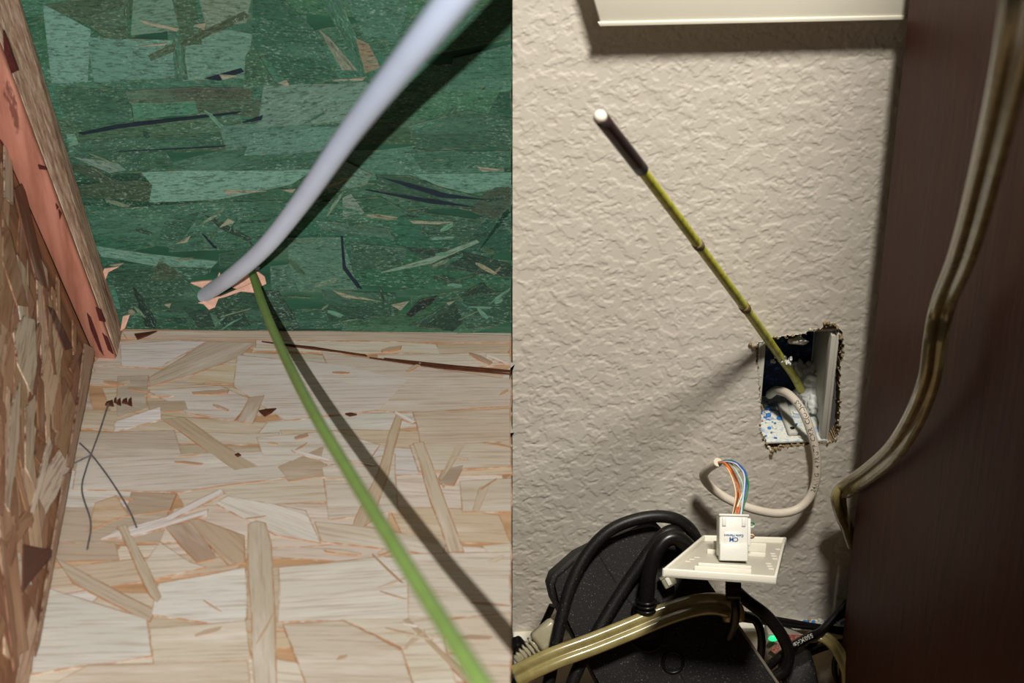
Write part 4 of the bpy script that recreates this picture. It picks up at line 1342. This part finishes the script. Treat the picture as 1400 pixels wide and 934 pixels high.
cord('black cord lying diagonally across the power box face', [B(772, 965, .006), B(790, 915, .006), B(818, 862, .006), B(852, 806, .006), B(884, 760, .008), B(905, 733, .008), B(922, 726, .006), B(932, 742, .002), B(936, 765, .004)], 0.0046)
cord('thin black cord behind the left corner of the power box', [P(755, 828, .030), P(745, 850, .032), P(734, 872, .034), P(716, 902, .036), P(704, 934, .036)], 0.0026)

# small clear connector block between cord and plate
M_CLEARB = plain('clear_connector', (176, 172, 150), 0.2, 0.6, 0.1, 60, **{'Transmission Weight': 0.45})
cb = empty('clear_connector', B(914, 796, .004), 'small clear square connector tucked under the left corner of the plate', 'connector')
d1 = (B(926, 790) - B(908, 800)).normalized(); d2 = BP.n.cross(d1)
box_axes('body', B(914, 795, .008), d1, d2, BP.n, 0.0095, 0.0075, 0.007, M_CLEARB, cb, 0.0008)
box_axes('metal_insert', B(914, 795, .0118), d1, d2, BP.n, 0.003, 0.006, 0.001, plain('tin_insert', (210, 206, 190), 0.3, 0.6, 0.05, 60), cb, 0.0003)
box_axes('end_clip', B(909, 788, .008), d1, d2, BP.n, 0.009, 0.0015, 0.008, M_CLEARB, cb, 0.0003)

# --- lower clear cord across the box and its plug
zip_cord('clear_speaker_wire', 'clear amber two core cord lying across the front of the power box', [B(1003, 846, .006), B(1000, 833, .012), B(980, 826, .014), B(950, 828, .014), B(910, 840, .015), B(862, 860, .016), B(812, 880, .0175), B(768, 896, .019), B(735, 910, .019), B(703, 926, .018)], 0.0040, [0.2, 0, 0, 0, 0, 0, 0.1])
M_CLEARP = plain('clear_plug_plastic', (196, 188, 158), 0.25, 0.6, 0.08, 60, **{'Transmission Weight': 0.5})
cpg = empty('clear_plug', B(748, 880, -.004), 'translucent ridged plug left of the power box', 'plug')
ax = (B(768, 850, -.004) - B(722, 888, -.004)).normalized()
c0 = B(748, 868, -.004)
sx = BP.n.cross(ax)
box_axes('body', c0, ax, sx, BP.n, 0.020, 0.016, 0.013, M_CLEARP, cpg, 0.003)
for k in range(5):
    box_axes('ridge', c0 - ax * (0.012 + k * 0.0032), ax, sx, BP.n, 0.0018, 0.013 - k * 0.0012, 0.011 - k * 0.001, M_CLEARP, cpg, 0.0006)
box_axes('neck', c0 - ax * 0.019, ax, sx, BP.n, 0.020, 0.007, 0.007, M_CLEARP, cpg, 0.002)
bp2 = empty('black_plug', P(703, 885, .02), 'ribbed black plug end at the bottom left edge of the wall', 'plug')
pp_ = [P(706, 880, .034), P(712, 886, .033), P(716, 893, .032)]
for k in range(6):
    disc('rib', P(704 + k * 2.2, 882 + k * 1.5, .034), (P(720, 893, .034) - P(704, 882, .034)).normalized(), 0.0075 - 0.0004 * k, 0.0016, M_BCLEAN, bp2, 16)
disc('core', P(709, 886, .034), (P(720, 893, .034) - P(704, 882, .034)).normalized(), 0.0055, 0.014, M_BCLEAN, bp2, 16)

# --- black network plug under the plate
npg = empty('network_plug', at(1003, 800, 1.19), 'ridged black network plug hanging below the plate', 'plug')
pd = (at(1003, 830, 1.18) - at(1002, 785, 1.19)).normalized()
px_ = (RIGHT - pd * RIGHT.dot(pd)).normalized()
pz_ = px_.cross(pd)
box_axes('boot', at(1002.5, 800, 1.192), px_, pd, pz_, 0.0098, 0.020, 0.010, M_BCLEAN, npg, 0.0008)
for yy in (800, 804.5, 809, 813.5):
    box_axes('grip_ridge', at(1002.5, yy, 1.187), px_, pd, pz_, 0.0106, 0.0010, 0.0035, M_BLK, npg, 0.0003)
tube('cord', [at(1003, 812, 1.192), at(1006, 832, 1.194), at(1004, 852, 1.205), at(996, 872, 1.22)], 0.0032, M_BCLEAN, npg)

# --- cords in the gap at the lower right
cord('black cord curving down beside the green light', [P(1004, 806, .050), P(1022, 822, .050), P(1048, 842, .052), P(1068, 868, .056), P(1078, 892, .060), P(1074, 914, .064), P(1060, 926, .066)], 0.0046, M_BCLEAN)
cord('thin black cord looping down left of the green light', [P(1004, 838, .036), P(1020, 842, .038), P(1034, 850, .040), P(1041, 870, .042), P(1040, 895, .044), P(1034, 915, .046)], 0.0032, M_BCLEAN)
cord('upper of two black cords along the baseboard top', [P(1010, 838, .019), P(1050, 845, .018), P(1085, 851, .018), P(1120, 857, .018), P(1160, 862, .018), P(1185, 864, .018)], 0.0022, M_BCLEAN)
cord('lower of two black cords along the baseboard top', [P(1008, 846, .0195), P(1055, 852, .019), P(1090, 856, .019), P(1125, 860, .019), P(1160, 866, .019), P(1190, 868, .019)], 0.0022, M_BCLEAN)
ec, pth = cord('black network cord printed with white lettering crossing towards the cabinet', [P(1050, 912, .058), P(1066, 898, .056), P(1084, 884, .052), P(1104, 872, .046), P(1122, 864, .040), P(1134, 852, .034), P(1150, 834, .026), P(1166, 818, .018)], 0.0034, M_BCLEAN)
M_WINK = plain('white_cable_print', (180, 178, 170), 0.6, 0.3, 0.05, 80)
text_on_path('printed_lettering', '550MHz', 0.0048, pth[::-1], 0.0034, 0.048, M_WINK, ec)
cord('black cord joining the printed cord near the red label', [P(1060, 900, .044), P(1080, 893, .043), P(1100, 887, .040), P(1114, 877, .036), P(1122, 864, .030), P(1138, 848, .022), P(1160, 836, .016)], 0.0030, M_BCLEAN)
cord('black cord passing behind the red label to the cabinet', [P(1090, 900, .024), P(1112, 890, .024), P(1135, 882, .023), P(1160, 878, .021), P(1185, 876, .020)], 0.0032, M_BCLEAN)
zip_cord('clear_speaker_wire', 'clear amber two core cord bending down beside the cabinet foot', [P(1105, 872, .036), P(1122, 870, .040), P(1138, 880, .044), P(1150, 898, .048), P(1158, 918, .052), P(1160, 945, .056)], 0.0024, [0.6, 0.2, 0, 0])
cord('thin black cord hanging at the cabinet foot', [P(1150, 884, .030), P(1142, 900, .032), P(1141, 918, .034), P(1146, 938, .036)], 0.0022, M_BCLEAN)

# small device with green light and red label
dv = empty('network_device', P(1062, 890, .03), 'small grey device with a green light and a red printed label behind the cords', 'device')
M_DEV = plain('grey_device_plastic', (150, 146, 134), 0.5, 0.4, 0.05, 60)
def red_label():
    t = NT('red_printed_label')
    f = t.noise(t.coord((1, 1, 1)), 700, 2, 0.8)
    c = t.ramp(f, [(0.46, lin((196, 164, 146))), (0.52, lin((178, 84, 70)))])
    return t.done(c, 0.6, 0.3)
M_RED = red_label()
slab('case', [P(1044, 905, .032), P(1092, 912, .034), P(1104, 884, .032), P(1076, 868, .030), P(1050, 866, .030)], WR.n, 0.014, M_DEV, dv, 0.001)
lq2 = [P(1080, 911, .036), P(1096, 910, .036), P(1108, 882, .034), P(1098, 868, .033), P(1076, 868, .033), P(1052, 888, .034)]
o = slab('label', lq2, WR.n, 0.0006, M_RED, dv)
o['label'] = 'red printed warning label'
t = NT('green_light')
M_LED = t.done((0.02, 0.5, 0.18, 1), 0.3, 0.4)
t.b.inputs['Emission Color'].default_value = (0.03, 0.9, 0.3, 1)
t.b.inputs['Emission Strength'].default_value = 1.1
o = lump('light', P(1057, 873, .035), 0.0030, M_LED, dv, 1, 0.2, 2, (1.3, 0.6, 0.9))
o['label'] = 'small lit green light'
# dusty black adapter at the bottom edge
ad = slab('power_adapter', [P(1072, 948, .075), P(1122, 948, .075), P(1116, 914, .062), P(1108, 905, .060), P(1084, 915, .062)], WR.n, 0.03, M_BLK, None, 0.002)
tag(ad, 'small dusty black adapter at the bottom beside the clear cord', 'adapter')

# flecks along the baseboard top
bf = 0
for k in range(44):
    x = random.uniform(1060, 1152)
    p = P(x, 845 - (x - 1105) * 0.03, 0.0)
    p = WR.p(WR.uv(p)[0], bb_top + 0.0006, random.uniform(0.001, 0.011))
    lump('paint_fleck', p, random.uniform(0.0005, 0.0014), random.choice((M_BLUE, M_WHITEC, M_WHITEC, M_GYP)), bb, k, 0.6, 1, (1.3, 1.3, 0.6))
lump('paint_fleck', WR.p(WR.uv(P(1099, 842))[0], bb_top + 0.001, 0.007), 0.0034, M_BLUE, bb, 4, 0.6, 2, (1.2, 1.2, 0.5))
